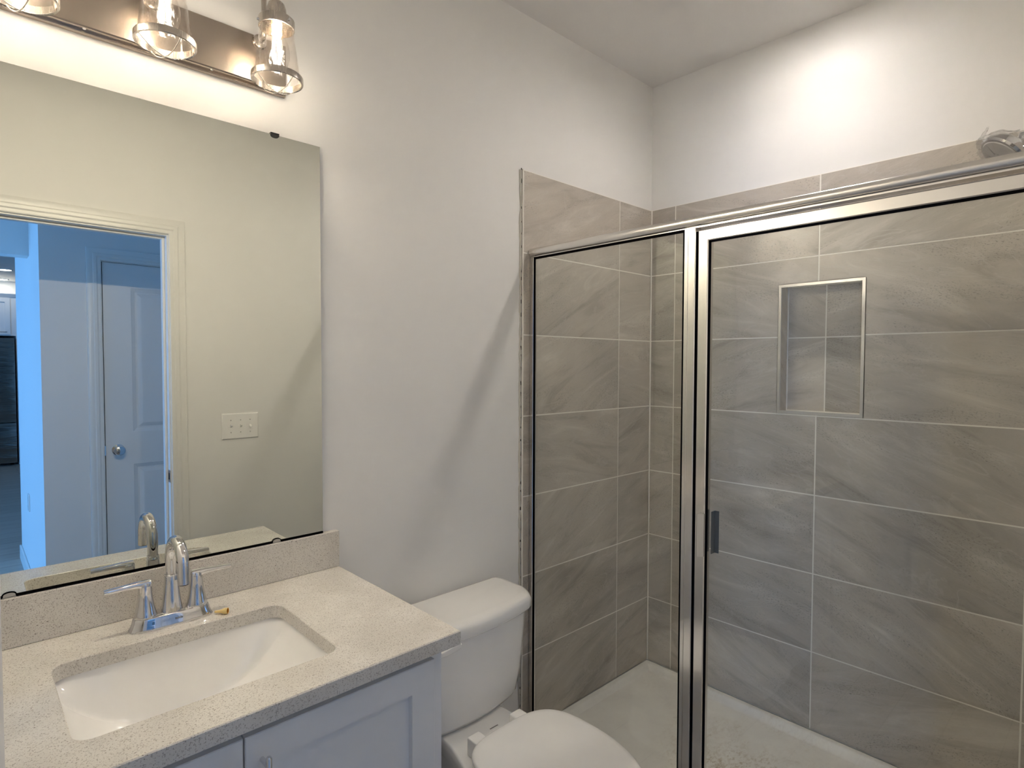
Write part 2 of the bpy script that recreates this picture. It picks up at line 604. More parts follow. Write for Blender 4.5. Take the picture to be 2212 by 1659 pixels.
obj('window_frame', bm, M['trim'], w1)
bm = B(); box(bm, -6.553, -6.547, WY0 + 0.05, WY1 - 0.05, WZ0 + 0.05, WZ1 - 0.05)
obj('window_pane', bm, M['window_glass'], w1)

# --- baseboards
def baseboard(bm, x0, x1, y0, y1, h=0.10):
    box(bm, x0, x1, y0, y1, 0, h, 0.004, 2)
bm = B(); baseboard(bm, -1.57, -0.86, -0.002, -0.016)
struct('baseboard_north', bm, M['trim'], 'white baseboard on the wall behind the toilet', 'baseboard')
bm = B(); baseboard(bm, HW + 0.0, -1.835, HALL_Y + 0.001, HALL_Y + 0.014)
struct('baseboard_hall', bm, M['trim'], 'white baseboard along the hall wall beside the panel door', 'baseboard')
bm = B(); baseboard(bm, HW - 0.014, HW - 0.001, HALL_Y + 0.014, -4.15)
struct('baseboard_passage', bm, M['trim'], 'baseboard along the bright passage wall', 'baseboard')
bm = B(); baseboard(bm, -1.575, -0.85, YD + 0.001, YD + 0.014)
struct('baseboard_south', bm, M['trim'], 'baseboard below the switch plate on the door wall', 'baseboard')

# ------------------------------------------------------------------ tile
def tile_panel(name, axis, plane, sgn, us, zs, hole=None, label='', parent=None, cat='tiled wall', inset=0.0014):
    """axis 'x': panel in the plane y=plane running along x; axis 'y': in x=plane. sgn = direction of the face."""
    bm = B()
    uvl = bm.loops.layers.uv.new('UVMap')
    g = 0.0024
    def P(u, z, d):
        q = plane + sgn * d
        return (u, q, z) if axis == 'x' else (q, u, z)
    def quad(u0, u1, z0, z1, off, rot):
        c = [(u0, z0), (u1, z0), (u1, z1), (u0, z1)]
        fr = [bm.verts.new(P(u, z, 0)) for u, z in c]
        bk = [bm.verts.new(P(u, z, -inset)) for u, z in c]
        f = bm.faces.new(fr)
        fs = [f]
        for i in range(4):
            j = (i + 1) % 4
            fs.append(bm.faces.new((fr[i], bk[i], bk[j], fr[j])))
        for ff in fs:
            ff.material_index = 0
            for lp in ff.loops:
                co = lp.vert.co
                u = co.x if axis == 'x' else co.y
                uu, zz = u, co.z
                ca, sa = math.cos(rot), math.sin(rot)
                uu, zz = uu * ca - zz * sa, uu * sa + zz * ca
                lp[uvl].uv = (uu + off[0], zz + off[1])
    for i in range(len(us) - 1):
        for j in range(len(zs) - 1):
            u0, u1 = sorted((us[i], us[i + 1]))
            z0, z1 = sorted((zs[j], zs[j + 1]))
            u0 += g; u1 -= g; z0 += g; z1 -= g
            off = (random.uniform(-40, 40), random.uniform(-40, 40))
            rot = math.radians(random.choice((-1, -1, -1, 1)) * random.uniform(8, 34)) + (PI if random.random() < 0.5 else 0)
            cells = [(u0, u1, z0, z1)]
            if hole:
                h0, h1, k0, k1 = hole
                if u0 < h1 and u1 > h0 and z0 < k1 and z1 > k0:
                    cells = []
                    if u0 < h0: cells.append((u0, h0, z0, z1))
                    if u1 > h1: cells.append((h1, u1, z0, z1))
                    a, b = max(u0, h0), min(u1, h1)
                    if z0 < k0: cells.append((a, b, z0, k0))
                    if z1 > k1: cells.append((a, b, k1, z1))
            for c_ in cells:
                quad(*c_, off, rot)
    # grout bed
    ua, ub = min(us), max(us)
    za, zb = min(zs), max(zs)
    beds = [(ua, ub, za, zb)]
    if hole:
        h0, h1, k0, k1 = hole
        beds = [(ua, h0, za, zb), (h1, ub, za, zb), (h0, h1, za, k0), (h0, h1, k1, zb)]
    for (a, b, c, d) in beds:
        vv = [bm.verts.new(P(u, z, -inset * 0.6)) for u, z in ((a, c), (b, c), (b, d), (a, d))]
        ff = bm.faces.new(vv)
        ff.material_index = 1
        vb = [bm.verts.new(P(u, z, -0.0035)) for u, z in ((a, c), (b, c), (b, d), (a, d))]
        for i in range(4):
            j = (i + 1) % 4
            e = bm.faces.new((vv[i], vb[i], vb[j], vv[j]))
            e.material_index = 1
    o = obj(name, bm, [M['tile'], M['grout']], parent)
    if parent is None:
        tag(o, label, cat, kind='structure')
    return o

rows = [TT - PITCH * k for k in range(7)] + [0.054]
tile_panel('wall_shower_left', 'x', -0.004, -1, [-0.0025, -0.2445, -0.8368], rows,
           label='grey stone tiled side wall of the shower beside the toilet', )
tile_panel('wall_shower_back', 'y', 0.0, -1, [-0.006, -0.1295, -0.7400, -1.3520, YD], rows,
           hole=(NY0, NY1, NZ0, NZ1), label='large grey stone tiled back wall of the shower with a niche')
tile_panel('wall_shower_right', 'x', YD + 0.004, 1, [-0.0025, -0.2445, -0.8368], rows,
           label='grey stone tiled shower wall that holds the shower arm')
# ragged caulk / edge strip at the tile edge
bm = B()
box(bm, -0.8368, -0.8430, 0.0, -0.0078, 0.055, TT + 0.001, 0.001, 1)
zz = 0.06
pts = []
while zz < TT:
    pts.append((-0.8500 + random.uniform(-0.0018, 0.0018), -0.0015 + random.uniform(-0.001, 0.001), zz))
    zz += random.uniform(0.012, 0.03)
strip = struct('trim_tile_edge', bm, M['caulk'], 'pale edge strip with ragged caulk down the left tile edge', 'trim')
bm = B(); tube(bm, pts, [0.0042 + random.uniform(-0.0015, 0.0012) for _ in pts], 6)
obj('caulk_bead', bm, simple('grey_caulk', (0.50, 0.48, 0.43), 0.7), strip)
bm = B()
for p_ in pts[::2]:
    box(bm, -0.8462, -0.8442, -0.0005, -0.003, p_[2], p_[2] + random.uniform(0.006, 0.016))
obj('dark_gap', bm, M['dark_gap'], strip)
bm = B(); box(bm, -0.0065, -0.0005, -0.0045, -0.0105, 0.054, TT, 0.002, 1)
struct('trim_corner_grout', bm, M['grout'], 'pale grout line in the inner shower corner', 'trim')

# niche lining + trim
niche = thing('trim_niche', 'tiled recessed niche with silver edge trim in the shower wall', 'niche', (0.045, -0.7465, NZ0))
niche['kind'] = 'structure'
tile_panel('niche_back', 'y', ND, -1, [NY1 - 0.0, -0.739, NY0 + 0.0], [NZ1, 1.5685, NZ0], parent=niche)
def niche_side(name, verts):
    bm = B()
    uvl = bm.loops.layers.uv.new('UVMap')
    f = bm.faces.new([bm.verts.new(v) for v in verts])
    n = (Vector(verts[1]) - Vector(verts[0])).cross(Vector(verts[2]) - Vector(verts[0])).normalized()
    c0 = sum((Vector(v) for v in verts), Vector()) / 4
    cc = Vector((0.045, -0.7465, 1.52)) - c0
    if n.dot(cc) > 0:
        n = -n
    bk = [bm.verts.new(Vector(v) + n * 0.003) for v in verts]
    fv = list(f.verts)
    for i in range(4):
        j = (i + 1) % 4
        bm.faces.new((fv[i], bk[i], bk[j], fv[j]))
    bm.faces.new(bk[::-1])
    ox = random.uniform(0, 30)
    for ff in bm.faces:
        for lp in ff.loops:
            lp[uvl].uv = (lp.vert.co.x + lp.vert.co.y + ox, lp.vert.co.z + lp.vert.co.x)
    obj(name, bm, M['tile'], niche)
e = 0.0005
niche_side('niche_side', [(0, NY1 - e, NZ0), (ND, NY1 - e, NZ0), (ND, NY1 - e, NZ1), (0, NY1 - e, NZ1)])
niche_side('niche_side', [(0, NY0 + e, NZ0), (ND, NY0 + e, NZ0), (ND, NY0 + e, NZ1), (0, NY0 + e, NZ1)])
niche_side('niche_top', [(0, NY0, NZ1 - e), (ND, NY0, NZ1 - e), (ND, NY1, NZ1 - e), (0, NY1, NZ1 - e)])
bm = B(); box(bm, 0.002, ND, NY0 + 0.001, NY1 - 0.001, NZ0 + 0.0005, NZ0 + 0.004)
obj('niche_shelf', bm, M['tile'], niche)
bm = B()
tw = 0.0105
def mitre(bm, a, b, c, d, t=0.003):
    rings = []
    fr = [(-t, *p) for p in (a, b, c, d)]
    bk = [(0.0045, *p) for p in (a, b, c, d)]
    f1 = [bm.verts.new(p) for p in fr]; f2 = [bm.verts.new(p) for p in bk]
    bm.faces.new(f1); bm.faces.new(f2[::-1])
    for i in range(4):
        j = (i + 1) % 4
        bm.faces.new((f1[i], f2[i], f2[j], f1[j]))
o0, o1, p0, p1 = NY0, NY1, NZ0, NZ1
i0, i1, q0, q1 = NY0 + tw, NY1 - tw, NZ0 + tw, NZ1 - tw
for quad_ in (((o0, p1), (o1, p1), (i1, q1), (i0, q1)), ((o0, p0), (i0, q0), (i1, q0), (o1, p0)),
              ((o1, p1), (o1, p0), (i1, q0), (i1, q1)), ((o0, p1), (i0, q1), (i0, q0), (o0, p0))):
    bm = B(); mitre(bm, *quad_)
    obj('niche_trim', bm, M['silver'], niche)
bm = B()
for yy in (NY1 - 0.002, NY0 + 0.002):
    box(bm, ND - 0.003, ND, yy - 0.0022, yy + 0.0022, NZ0, NZ1)
box(bm, ND - 0.003, ND, NY0, NY1, NZ1 - 0.004, NZ1 - 0.0005)
box(bm, ND - 0.004, ND, NY0, NY1, NZ0 + 0.004, NZ0 + 0.009)
obj('niche_grout', bm, M['grout'], niche)

# ------------------------------------------------------------------ shower pan
def pan_z(x, y):
    # distances inward from the walls / threshold
    def ss(a, b, t):
        t = max(0, min(1, (t - a) / (b - a))); return t * t * (3 - 2 * t)
    dx = -x; dy = min(-y, y - YD); dth = x + 0.84
    ledge = 0.055
    fl = 0.022 + 0.012 * min(1, math.hypot(x + 0.42, y + 0.762) / 0.8)
    w = ss(0.026, 0.052, min(dx, dy))
    z = ledge * (1 - w) + fl * w
    wt = ss(0.07, 0.10, dth)
    return 0.098 * (1 - wt) + z * wt
xs = [-0.84, -0.838, -0.80, -0.77] + [-0.84 + 0.07 + 0.006 * i for i in range(1, 7)] + [-0.70 + 0.05 * i for i in range(0, 13)] + [-0.056 + 0.004 * i for i in range(0, 9)] + [-0.018, -0.008]
ys = [-0.008, -0.018] + [-0.024 - 0.004 * i for i in range(0, 9)] + [-0.1 - 0.05 * i for i in range(0, 27)] + [YD + 0.056 - 0.004 * i for i in range(0, 9)] + [YD + 0.018, YD + 0.008]
xs = sorted(set(round(x, 4) for x in xs)); ys = sorted(set(round(y, 4) for y in ys))
bm = B()
grid = [[bm.verts.new((x, y, pan_z(x, y))) for y in ys] for x in xs]
for i in range(len(xs) - 1):
    for j in range(len(ys) - 1):
        bm.faces.new((grid[i][j], grid[i + 1][j], grid[i + 1][j + 1], grid[i][j + 1]))
edge = [grid[i][0] for i in range(len(xs))] + [grid[-1][j] for j in range(1, len(ys))] + [grid[i][-1] for i in range(len(xs) - 2, -1, -1)] + [grid[0][j] for j in range(len(ys) - 2, 0, -1)]
low = [bm.verts.new((v.co.x, v.co.y, 0.001)) for v in edge]
for i in range(len(edge)):
    j = (i + 1) % len(edge)
    bm.faces.new((edge[i], edge[j], low[j], low[i]))
pan = thing('shower_pan', 'white shower pan with beige dirt stains inside the glass enclosure', 'shower pan', (-0.42, -0.762, 0.0))
obj('pan_basin', bm, M['pan'], pan, smooth=True)
bm = B()
lathe(bm, [(0.0, 0.0), (0.052, 0.0), (0.055, 0.003), (0.045, 0.005), (0.0, 0.005)], (-0.42, -0.762, 0.0235), seg=32, cap0=False, cap1=False)
obj('drain_cover', bm, M['chrome'], pan, smooth=True)

# ------------------------------------------------------------------ shower enclosure
enc = thing('shower_enclosure', 'silver framed glass shower enclosure with a fixed panel and hinged door', 'shower enclosure', (-0.79, -0.762, 0.098))
XF0, XF1 = -0.805, -0.775
def rail_prof(zb, zt):
    # rounded front rail profile in (x, z)
    h = zt - zb
    pts = [(XF1 + 0.006, zb), (-0.800, zb)]
    for i in range(9):
        a = -PI / 2 + PI * i / 8
        pts.append((-0.800 - 0.013 * math.cos(a), zb + 0.004 + (h - 0.004) / 2 + (h - 0.004) / 2 * math.sin(a)))
    pts += [(XF1 + 0.006, zt)]
    return pts
bm = B()
pr = rail_prof(1.856, 1.890)
loft(bm, [[(x, -0.008, z) for x, z in pr], [(x, YD + 0.008, z) for x, z in pr]])
obj('header_rail', bm, M['alu_h'], enc, smooth=True, angle=50)
bm = B(); box(bm, XF0 + 0.001, -0.8022, -0.026, -0.6475, 1.8475, 1.8562)
obj('glass_gasket', bm, M['black'], enc)
bm = B(); box(bm, XF0, XF1 - 0.012, -0.009, -0.026, 0.10, 1.856, 0.002, 1)
obj('wall_jamb', bm, M['alu'], enc)
bm = B(); box(bm, XF0 + 0.0005, -0.8022, -0.0258, -0.0350, 0.11, 1.856)
obj('glass_gasket', bm, M['black'], enc)
bm = B(); box(bm, XF0, XF1, YD + 0.009, YD + 0.026, 0.10, 1.856, 0.002, 1)
obj('wall_jamb', bm, M['alu'], enc)
bm = B(); box(bm, XF0, XF1, -0.009, YD + 0.009, 0.0985, 0.122, 0.002, 1)
obj('bottom_track', bm, M['alu_h'], enc)
# post
bm = B()
box(bm, XF0 - 0.001, XF1, -0.6470, -0.6600, 0.122, 1.856, 0.0015, 1)
box(bm, XF0 - 0.003, XF1, -0.6602, -0.6848, 0.122, 1.856, 0.002, 2)
obj('post', bm, M['alu'], enc)
bm = B(); box(bm, XF0 + 0.0005, -0.8022, -0.6425, -0.6472, 0.122, 1.85)
obj('glass_gasket', bm, M['black'], enc)
bm = B(); box(bm, XF0 + 0.006, XF1, -0.6848, -0.6915, 0.122, 1.845)
obj('door_seal', bm, M['black'], enc)
bm = B(); box(bm, -0.802, -0.797, -0.030, -0.645, 0.118, 1.854)
obj('fixed_glass', bm, M['shower_glass'], enc)
# door
def mitred_frame(bm, y0, y1, z0, z1, w, xa, xb, bev=0.003):
    """four mitred members around a rectangle in the y-z plane"""
    o = [(y0, z0), (y1, z0), (y1, z1), (y0, z1)]
    s = 1 if y1 > y0 else -1
    i_ = [(y0 + s * w, z0 + w), (y1 - s * w, z0 + w), (y1 - s * w, z1 - w), (y0 + s * w, z1 - w)]
    b = bev
    for k in range(4):
        l = (k + 1) % 4
        A, Bq, Cq, D = o[k], o[l], i_[l], i_[k]
        def lerp(p, q, t): return (p[0] + (q[0] - p[0]) * t, p[1] + (q[1] - p[1]) * t)
        t = b / w
        prof = [(xb, 0.0), (xa + b, 0.0), (xa, t), (xa, 1 - t), (xa + b, 1.0), (xb, 1.0)]
        r1 = [(x, *lerp(A, D, tt)) for x, tt in prof]
        r2 = [(x, *lerp(Bq, Cq, tt)) for x, tt in prof]
        loft(bm, [r1, r2])
bm = B(); mitred_frame(bm, -0.6918, YD + 0.030, 0.126, 1.8455, 0.0325, XF0 - 0.002, XF1 - 0.002)
door = obj('shower_door', bm, M['alu'], enc)
bm = B()
gy0, gy1, gz0, gz1 = -0.7243, YD + 0.0625, 0.1585, 1.813
for (a, b, c, d) in ((gy0, gy0 - 0.0070, gz0, gz1), (gy1, gy1 + 0.0070, gz0, gz1), (gy0, gy1, gz1 - 0.0062, gz1), (gy0, gy1, gz0, gz0 + 0.006)):
    box(bm, XF0 + 0.0003, -0.8027, a, b, c, d)
obj('door_gasket', bm, M['black'], door)
bm = B(); box(bm, -0.8025, -0.7975, gy0 + 0.002, gy1 - 0.002, gz0 - 0.002, gz1 + 0.002)
obj('door_glass', bm, M['shower_glass'], door)
# finger pull: bent strip clipped over the stile, one wing each side of the glass
bm = B()
loft(bm, [[(-0.8072, -0.7215, z), (-0.8245, -0.7090, z), (-0.8262, -0.7104, z), (-0.8092, -0.7235, z)] for z in (0.905, 1.030)])
box(bm, -0.8092, -0.8066, -0.7085, -0.7235, 0.905, 1.030)
hd = obj('door_handle', bm, M['chrome'], door)
bm = B()
box(bm, -0.7870, -0.7640, -0.7330, -0.7352, 0.910, 1.034, 0.0008, 1)
box(bm, -0.7660, -0.7640, -0.7330, -0.7470, 0.910, 1.034, 0.0006, 1)
obj('inner_pull', bm, simple('dark_pull', (0.10, 0.11, 0.12), 0.3, metal=0.4), door)

# ------------------------------------------------------------------ shower arm and head
sh = thing('showerhead', 'chrome shower head wrapped in clear plastic film above the shower rail', 'shower head', (-0.40, YD + 0.006, 2.07))
bm = B(); lathe(bm, [(0.0, 0.0), (0.032, 0.0), (0.030, 0.006), (0.014, 0.010), (0.0, 0.010)], (-0.40, YD + 0.006, 2.07), (0, 1, 0), cap0=False, cap1=False)
obj('flange', bm, M['chrome'], sh, smooth=True)
bm = B()
arm_pts = [(-0.40, YD + 0.01, 2.07), (-0.40, -1.47, 2.07), (-0.40, -1.44, 2.069), (-0.397, -1.415, 2.064), (-0.391, -1.385, 2.053), (-0.386, -1.364, 2.045)]
tube(bm, arm_pts, 0.0095, 16)
obj('shower_arm', bm, M['chrome'], sh, smooth=True)
hax = Vector((-0.36, 0.62, -0.70)).normalized()
ho = Vector((-0.385, -1.362, 2.043))
bm = B()
lathe(bm, [(0.0, -0.004), (0.013, -0.004), (0.016, 0.006), (0.012, 0.014), (0.015, 0.022), (0.028, 0.030), (0.050, 0.042), (0.060, 0.054), (0.062, 0.066), (0.058, 0.071), (0.0, 0.071)], ho, hax, 40, cap0=False, cap1=False)
obj('spray_head', bm, M['chrome'], sh, smooth=True, angle=40)
bm = B(); lathe(bm, [(0.0, 0.0712), (0.053, 0.0715), (0.051, 0.074), (0.0, 0.0745)], ho, hax, 36, cap0=False, cap1=False)
obj('spray_face', bm, simple('spray_face', (0.55, 0.54, 0.53), 0.35), sh, smooth=True)
bm = B()
random.seed(21)
rings = []
u, v = frame_axes(hax)
for h, r in ((0.004, 0.022), (0.020, 0.034), (0.038, 0.056), (0.056, 0.068), (0.072, 0.069), (0.079, 0.055), (0.080, 0.018)):
    ring = []
    for k in range(44):
        a = 2 * PI * k / 44
        rr = r * (1 + 0.04 * math.sin(7 * a + h * 60) + random.uniform(-0.05, 0.05))
        ring.append(ho + hax * (h + random.uniform(-0.003, 0.003)) + (u * math.cos(a) + v * math.sin(a)) * rr)
    rings.append(ring)
loft(bm, rings, False, True)
# crumpled tail of the film gathered above the head
base = Vector((-0.400, -1.262, 2.040))
prev = None
for i in range(7):
    t = i / 6
    c = base + Vector((0.0, -0.004 - 0.020 * t, 0.040 * t))
    w = 0.011 * (1 - 0.75 * t)
    ring = [c + Vector((w * math.cos(q * PI / 4) * random.uniform(0.5, 1.3), w * math.sin(q * PI / 4) * random.uniform(0.3, 1.2), random.uniform(-0.003, 0.003))) for q in range(8)]
    rv = [bm.verts.new(p) for p in ring]
    if prev:
        for q in range(8):
            bm.faces.new((prev[q], prev[(q + 1) % 8], rv[(q + 1) % 8], rv[q]))
    prev = rv
obj('plastic_wrap', bm, M['plastic_film'], sh, smooth=True, angle=25)

# ------------------------------------------------------------------ recessed ceiling lights
def can_light(label, x, y, strength, col, group=None, r=0.085):
    t = thing('ceiling_light', label, 'ceiling light', (x, y, ZC), group)
    bm = B()
    lathe(bm, [(r * 0.80, -0.001), (r * 0.82, -0.010), (r * 0.95, -0.012), (r, -0.006), (r, -0.0005), (r * 0.8, -0.0005)], (x, y, ZC), cap0=False, cap1=False)
    obj('trim_ring', bm, M['trim'], t, smooth=True)
    bm = B(); lathe(bm, [(r * 0.8, -0.0075), (r * 0.8, -0.002)], (x, y, ZC))
    obj('lens', bm, emit('light_lens', col, strength), t)
    return t
cl = thing('ceiling_light', 'round recessed can light in the ceiling over the shower', 'ceiling light', (CAN[0], CAN[1], ZC))
bm = B()
lathe(bm, [(0.062, ZC - 0.003), (0.066, ZC - 0.006), (0.095, ZC - 0.005), (0.100, ZC - 0.0008), (0.066, ZC - 0.0008), (0.064, ZC + 0.02), (0.062, ZC + 0.072), (0.0605, ZC + 0.072), (0.0605, ZC + 0.02), (0.062, ZC - 0.003)], (CAN[0], CAN[1], 0), cap0=False, cap1=False, seg=40)
obj('trim_ring', bm, M['baffle'], cl, smooth=True)
bm = B(); lathe(bm, [(0.052, 0.0), (0.052, -0.006)], (CAN[0], CAN[1], ZC + 0.034), (-0.62, 0, -0.785), seg=32)
obj('lens', bm, emit('shower_light_lens', SHOWER_COLOR, SHOWER_LIGHT), cl)
can_light('recessed kitchen ceiling light, nearer of the two seen in the mirror', -1.865, -9.1, KITCHEN_LIGHT, (1, 0.97, 0.93), 'kitchen ceiling lights')
can_light('recessed kitchen ceiling light, farther of the two seen in the mirror', -1.845, -10.35, KITCHEN_LIGHT, (1, 0.97, 0.93), 'kitchen ceiling lights')

# ------------------------------------------------------------------ mirror
MX0, MX1, MZ0, MZ1 = -2.44, -1.629, 0.986, 2.054
mir = thing('wall_mirror', 'large frameless wall mirror resting above the quartz backsplash', 'mirror', ((MX0 + MX1) / 2, 0, MZ0))
bm = B(); box(bm, MX0, MX1, -0.0115, -0.0125, MZ0, MZ1)
obj('mirror_glass', bm, M['mirror'], mir)
bm = B(); box(bm, MX0 + 0.0004, MX1 - 0.0004, -0.0055, -0.0115, MZ0 - 0.0035, MZ1 - 0.0004)
obj('mirror_backing', bm, M['mirror_edge'], mir)
def clip(x, z, up):
    bm = B()
    n = 10
    ring = []
    for i in range(n + 1):
        a = PI * i / n
        ring.append((x + 0.011 * math.cos(a), z + up * 0.009 * math.sin(a) ** 0.6))
    loft(bm, [[(p, -0.0128, q) for p, q in ring], [(p, -0.0150, q) for p, q in ring]])
    box(bm, x - 0.011, x + 0.011, -0.001, -0.0150, z - up * 0.0035, z - up * 0.0008)
    cb = obj('mirror_clip', bm, M['clip'] if up < 0 else M['clear_plastic'], mir)
    if up > 0:
        bm = B()
        tube(bm, [(p, -0.0146, q) for p, q in ring], 0.0011, 8)
        obj('clip_edge', bm, M['black'], cb, smooth=True)
bm = B(); box(bm, MX0, MX1, -0.002, -0.0140, MZ0 - 0.0008, MZ0 + 0.0048)
obj('bottom_channel', bm, M['black'], mir)
clip(-1.752, MZ1 + 0.001, -1)
clip(-1.759, MZ0 + 0.001, 1)
clip(-2.298, MZ0 + 0.001, 1)

# ------------------------------------------------------------------ vanity
CTZ = 0.882
CX0, CX1, CYF = -2.478, -1.583, -0.575
SX, SY, SHX, SHY, SR = -2.031, -0.318, 0.2175, 0.157, 0.028
van = thing('vanity_cabinet', 'white shaker vanity cabinet with two doors under the quartz top', 'cabinet', (-2.03, -0.29, 0))
bm = B()
VX0, VX1, VYF = -2.457, -1.606, -0.535
box(bm, VX0, VX0 + 0.018, -0.003, VYF, 0.0, 0.851)
box(bm, VX1 - 0.018, VX1, -0.003, VYF, 0.0, 0.851)
box(bm, VX0 + 0.018, VX1 - 0.018, -0.003, VYF, 0.10, 0.118)
box(bm, VX0 + 0.018, VX1 - 0.018, -0.003, -0.012, 0.118, 0.851)
# face frame
box(bm, VX0 + 0.018, VX0 + 0.055, VYF + 0.02, VYF, 0.10, 0.851)
box(bm, VX1 - 0.055, VX1 - 0.018, VYF + 0.02, VYF, 0.10, 0.851)
box(bm, VX0 + 0.055, VX1 - 0.055, VYF + 0.02, VYF, 0.80, 0.851)
box(bm, VX0 + 0.055, VX1 - 0.055, VYF + 0.02, VYF, 0.10, 0.15)
obj('carcass', bm, M['cabinet'], van)
bm = B(); box(bm, VX0 + 0.018, VX1 - 0.018, VYF + 0.075, VYF + 0.06, 0.0, 0.10)
obj('toe_kick', bm, M['cabinet'], van)
def shaker(x0, x1, z0, z1, yb, yf, rail=0.057, rec=0.012):
    bm = B()
    def rect(i, y): return [(x0 + i, y, z0 + i), (x1 - i, y, z0 + i), (x1 - i, y, z1 - i), (x0 + i, y, z1 - i)]
    s = 1 if yf < yb else -1
    loft(bm, [rect(0, yb), rect(0, yf + s * 0.0015), rect(0.0015, yf), rect(rail, yf), rect(rail + 0.0008, yf + s * rec)], True, True)
    return bm
yfd = VYF - 0.021
def bar_pull(x, z1, z0, yf, par):
    bm = B()
    yc = yf - 0.030
    lathe(bm, [(0.0, z0), (0.004, z0), (0.0055, z0 + 0.002), (0.0055, z1 - 0.003), (0.0035, z1), (0.0, z1)], (x, yc, 0), cap0=False, cap1=False, seg=20)
    for zz in (z1 - 0.018, z0 + 0.018):
        lathe(bm, [(0.0042, 0.0), (0.0042, 0.030)], (x, yf, zz), (0, -1, 0), 14)
    obj('handle', bm, M['chrome'], par, smooth=True)
dR = obj('door', shaker(-2.0275, -1.6385, 0.115, 0.8315, VYF - 0.001, yfd), M['cabinet'], van)
dL = obj('door', shaker(-2.4235, -2.0305, 0.115, 0.8315, VYF - 0.001, yfd), M['cabinet'], van)
bar_pull(-2.000, 0.802, 0.662, yfd, dR)
bar_pull(-2.058, 0.802, 0.662, yfd, dL)

# countertop with a cut-out
ctop = thing('countertop', 'cream speckled quartz vanity top with an undermount sink cut-out', 'countertop', (-2.03, -0.29, 0.852))
bm = B()
def crect(i, z): return [(CX0 + i, CYF + i, z), (CX1 - i, CYF + i, z), (CX1 - i, -0.0005 - i, z), (CX0 + i, -0.0005 - i, z)]
hole = rrect(SX, SY, SHX, SHY, SR, 6)
def hring(off, z):
    return [(x, y, z) for x, y in rrect(SX, SY, SHX + off, SHY + off, SR + off, 6)]
ot = [bm.verts.new(p) for p in crect(0.002, CTZ)]
ht = [bm.verts.new(p) for p in hring(0.0015, CTZ)]
eds = []
for lst in (ot, ht):
    for i in range(len(lst)):
        eds.append(bm.edges.new((lst[i], lst[(i + 1) % len(lst)])))
bmesh.ops.triangle_fill(bm, use_beauty=True, edges=eds)
def band(a, pts):
    b = [bm.verts.new(p) for p in pts]
    for i in range(len(a)):
        j = (i + 1) % len(a)
        bm.faces.new((a[i], a[j], b[j], b[i]))
    return b
o2 = band(ot, crect(0, CTZ - 0.002)); o3 = band(o2, crect(0, CTZ - 0.030))
h2 = band(ht, hring(0, CTZ - 0.0015)); h3 = band(h2, hring(0, CTZ - 0.030))
eds = []
for lst in (o3, h3):
    for i in range(len(lst)):
        eds.append(bm.edges.get((lst[i], lst[(i + 1) % len(lst)])))
bmesh.ops.triangle_fill(bm, use_beauty=True, edges=eds)
obj('counter_slab', bm, M['quartz'], ctop)
bm = B(); box(bm, CX0, CX1, -0.0005, -0.0195, CTZ + 0.0003, 0.9845, 0.0012, 1)
obj('backsplash', bm, M['quartz'], ctop)

# sink
snk = thing('sink', 'white rectangular undermount sink basin in the quartz vanity top', 'sink', (SX, SY, 0.72))
bm = B()
NX, NYy = 72, 64
D = 0.128
ztop = CTZ - 0.0302
def sz(xn, yn):
    ax, ay = abs(xn), abs(yn)
    fx = max(0.0, 1 - ax ** 2.2) ** 0.80
    t = (1 - ay) * hy / 0.042          # distance in from the back / front rim
    s_ = 1.0 if t >= 1 else 1 - (1 - t) ** 1.45
    return ztop - 0.001 - D * fx * s_
hx, hy = SHX + 0.004, SHY + 0.004
def sp(t):  # cluster samples toward the rim
    return math.sin(t * PI / 2)
g = []
for i in range(NX + 1):
    row = []
    for j in range(NYy + 1):
        xn, yn = sp(-1 + 2 * i / NX), sp(-1 + 2 * j / NYy)
        row.append(bm.verts.new((SX + xn * hx, SY + yn * hy, sz(xn, yn))))
    g.append(row)
for i in range(NX):
    for j in range(NYy):
        bm.faces.new((g[i][j], g[i + 1][j], g[i + 1][j + 1], g[i][j + 1]))
rim = [g[i][0] for i in range(NX + 1)] + [g[NX][j] for j in range(1, NYy + 1)] + [g[i][NYy] for i in range(NX - 1, -1, -1)] + [g[0][j] for j in range(NYy - 1, 0, -1)]
def offs(v, d, z):
    x = v.co.x + math.copysign(d, v.co.x - SX) if abs(v.co.x - SX) > hx - 1e-4 else v.co.x
    y = v.co.y + math.copysign(d, v.co.y - SY) if abs(v.co.y - SY) > hy - 1e-4 else v.co.y
    return (x, y, z)
r1 = [bm.verts.new(offs(v, 0.003, ztop)) for v in rim]
r2 = [bm.verts.new(offs(v, 0.018, ztop)) for v in rim]
r3 = [bm.verts.new(offs(v, 0.018, ztop - 0.014)) for v in rim]
def shrink(v, k, z): return (SX + (v.co.x - SX) * k, SY + (v.co.y - SY) * k, z)
r4 = [bm.verts.new(shrink(v, 0.97, ztop - 0.09)) for v in rim]
r5 = [bm.verts.new(shrink(v, 0.62, ztop - D - 0.018)) for v in rim]
loops = [rim, r1, r2, r3, r4, r5]
for a, b in zip(loops[:-1], loops[1:]):
    for i in range(len(a)):
        j = (i + 1) % len(a)
        bm.faces.new((a[i], a[j], b[j], b[i]))
bm.faces.new(r5)
obj('basin', bm, M['porcelain'], snk, smooth=True, angle=60)
bm = B(); lathe(bm, [(0.0, 0.0), (0.024, 0.0), (0.026, 0.0025), (0.021, 0.0045), (0.0, 0.0055)], (SX, SY, sz(0, 0) + 0.0005), cap0=False, cap1=False)
dd = obj('drain', bm, M['chrome'], snk, smooth=True)
bm = B(); lathe(bm, [(0.0, 0.006), (0.016, 0.006), (0.017, 0.009), (0.0, 0.0105)], (SX, SY, sz(0, 0) + 0.0005), cap0=False, cap1=False)
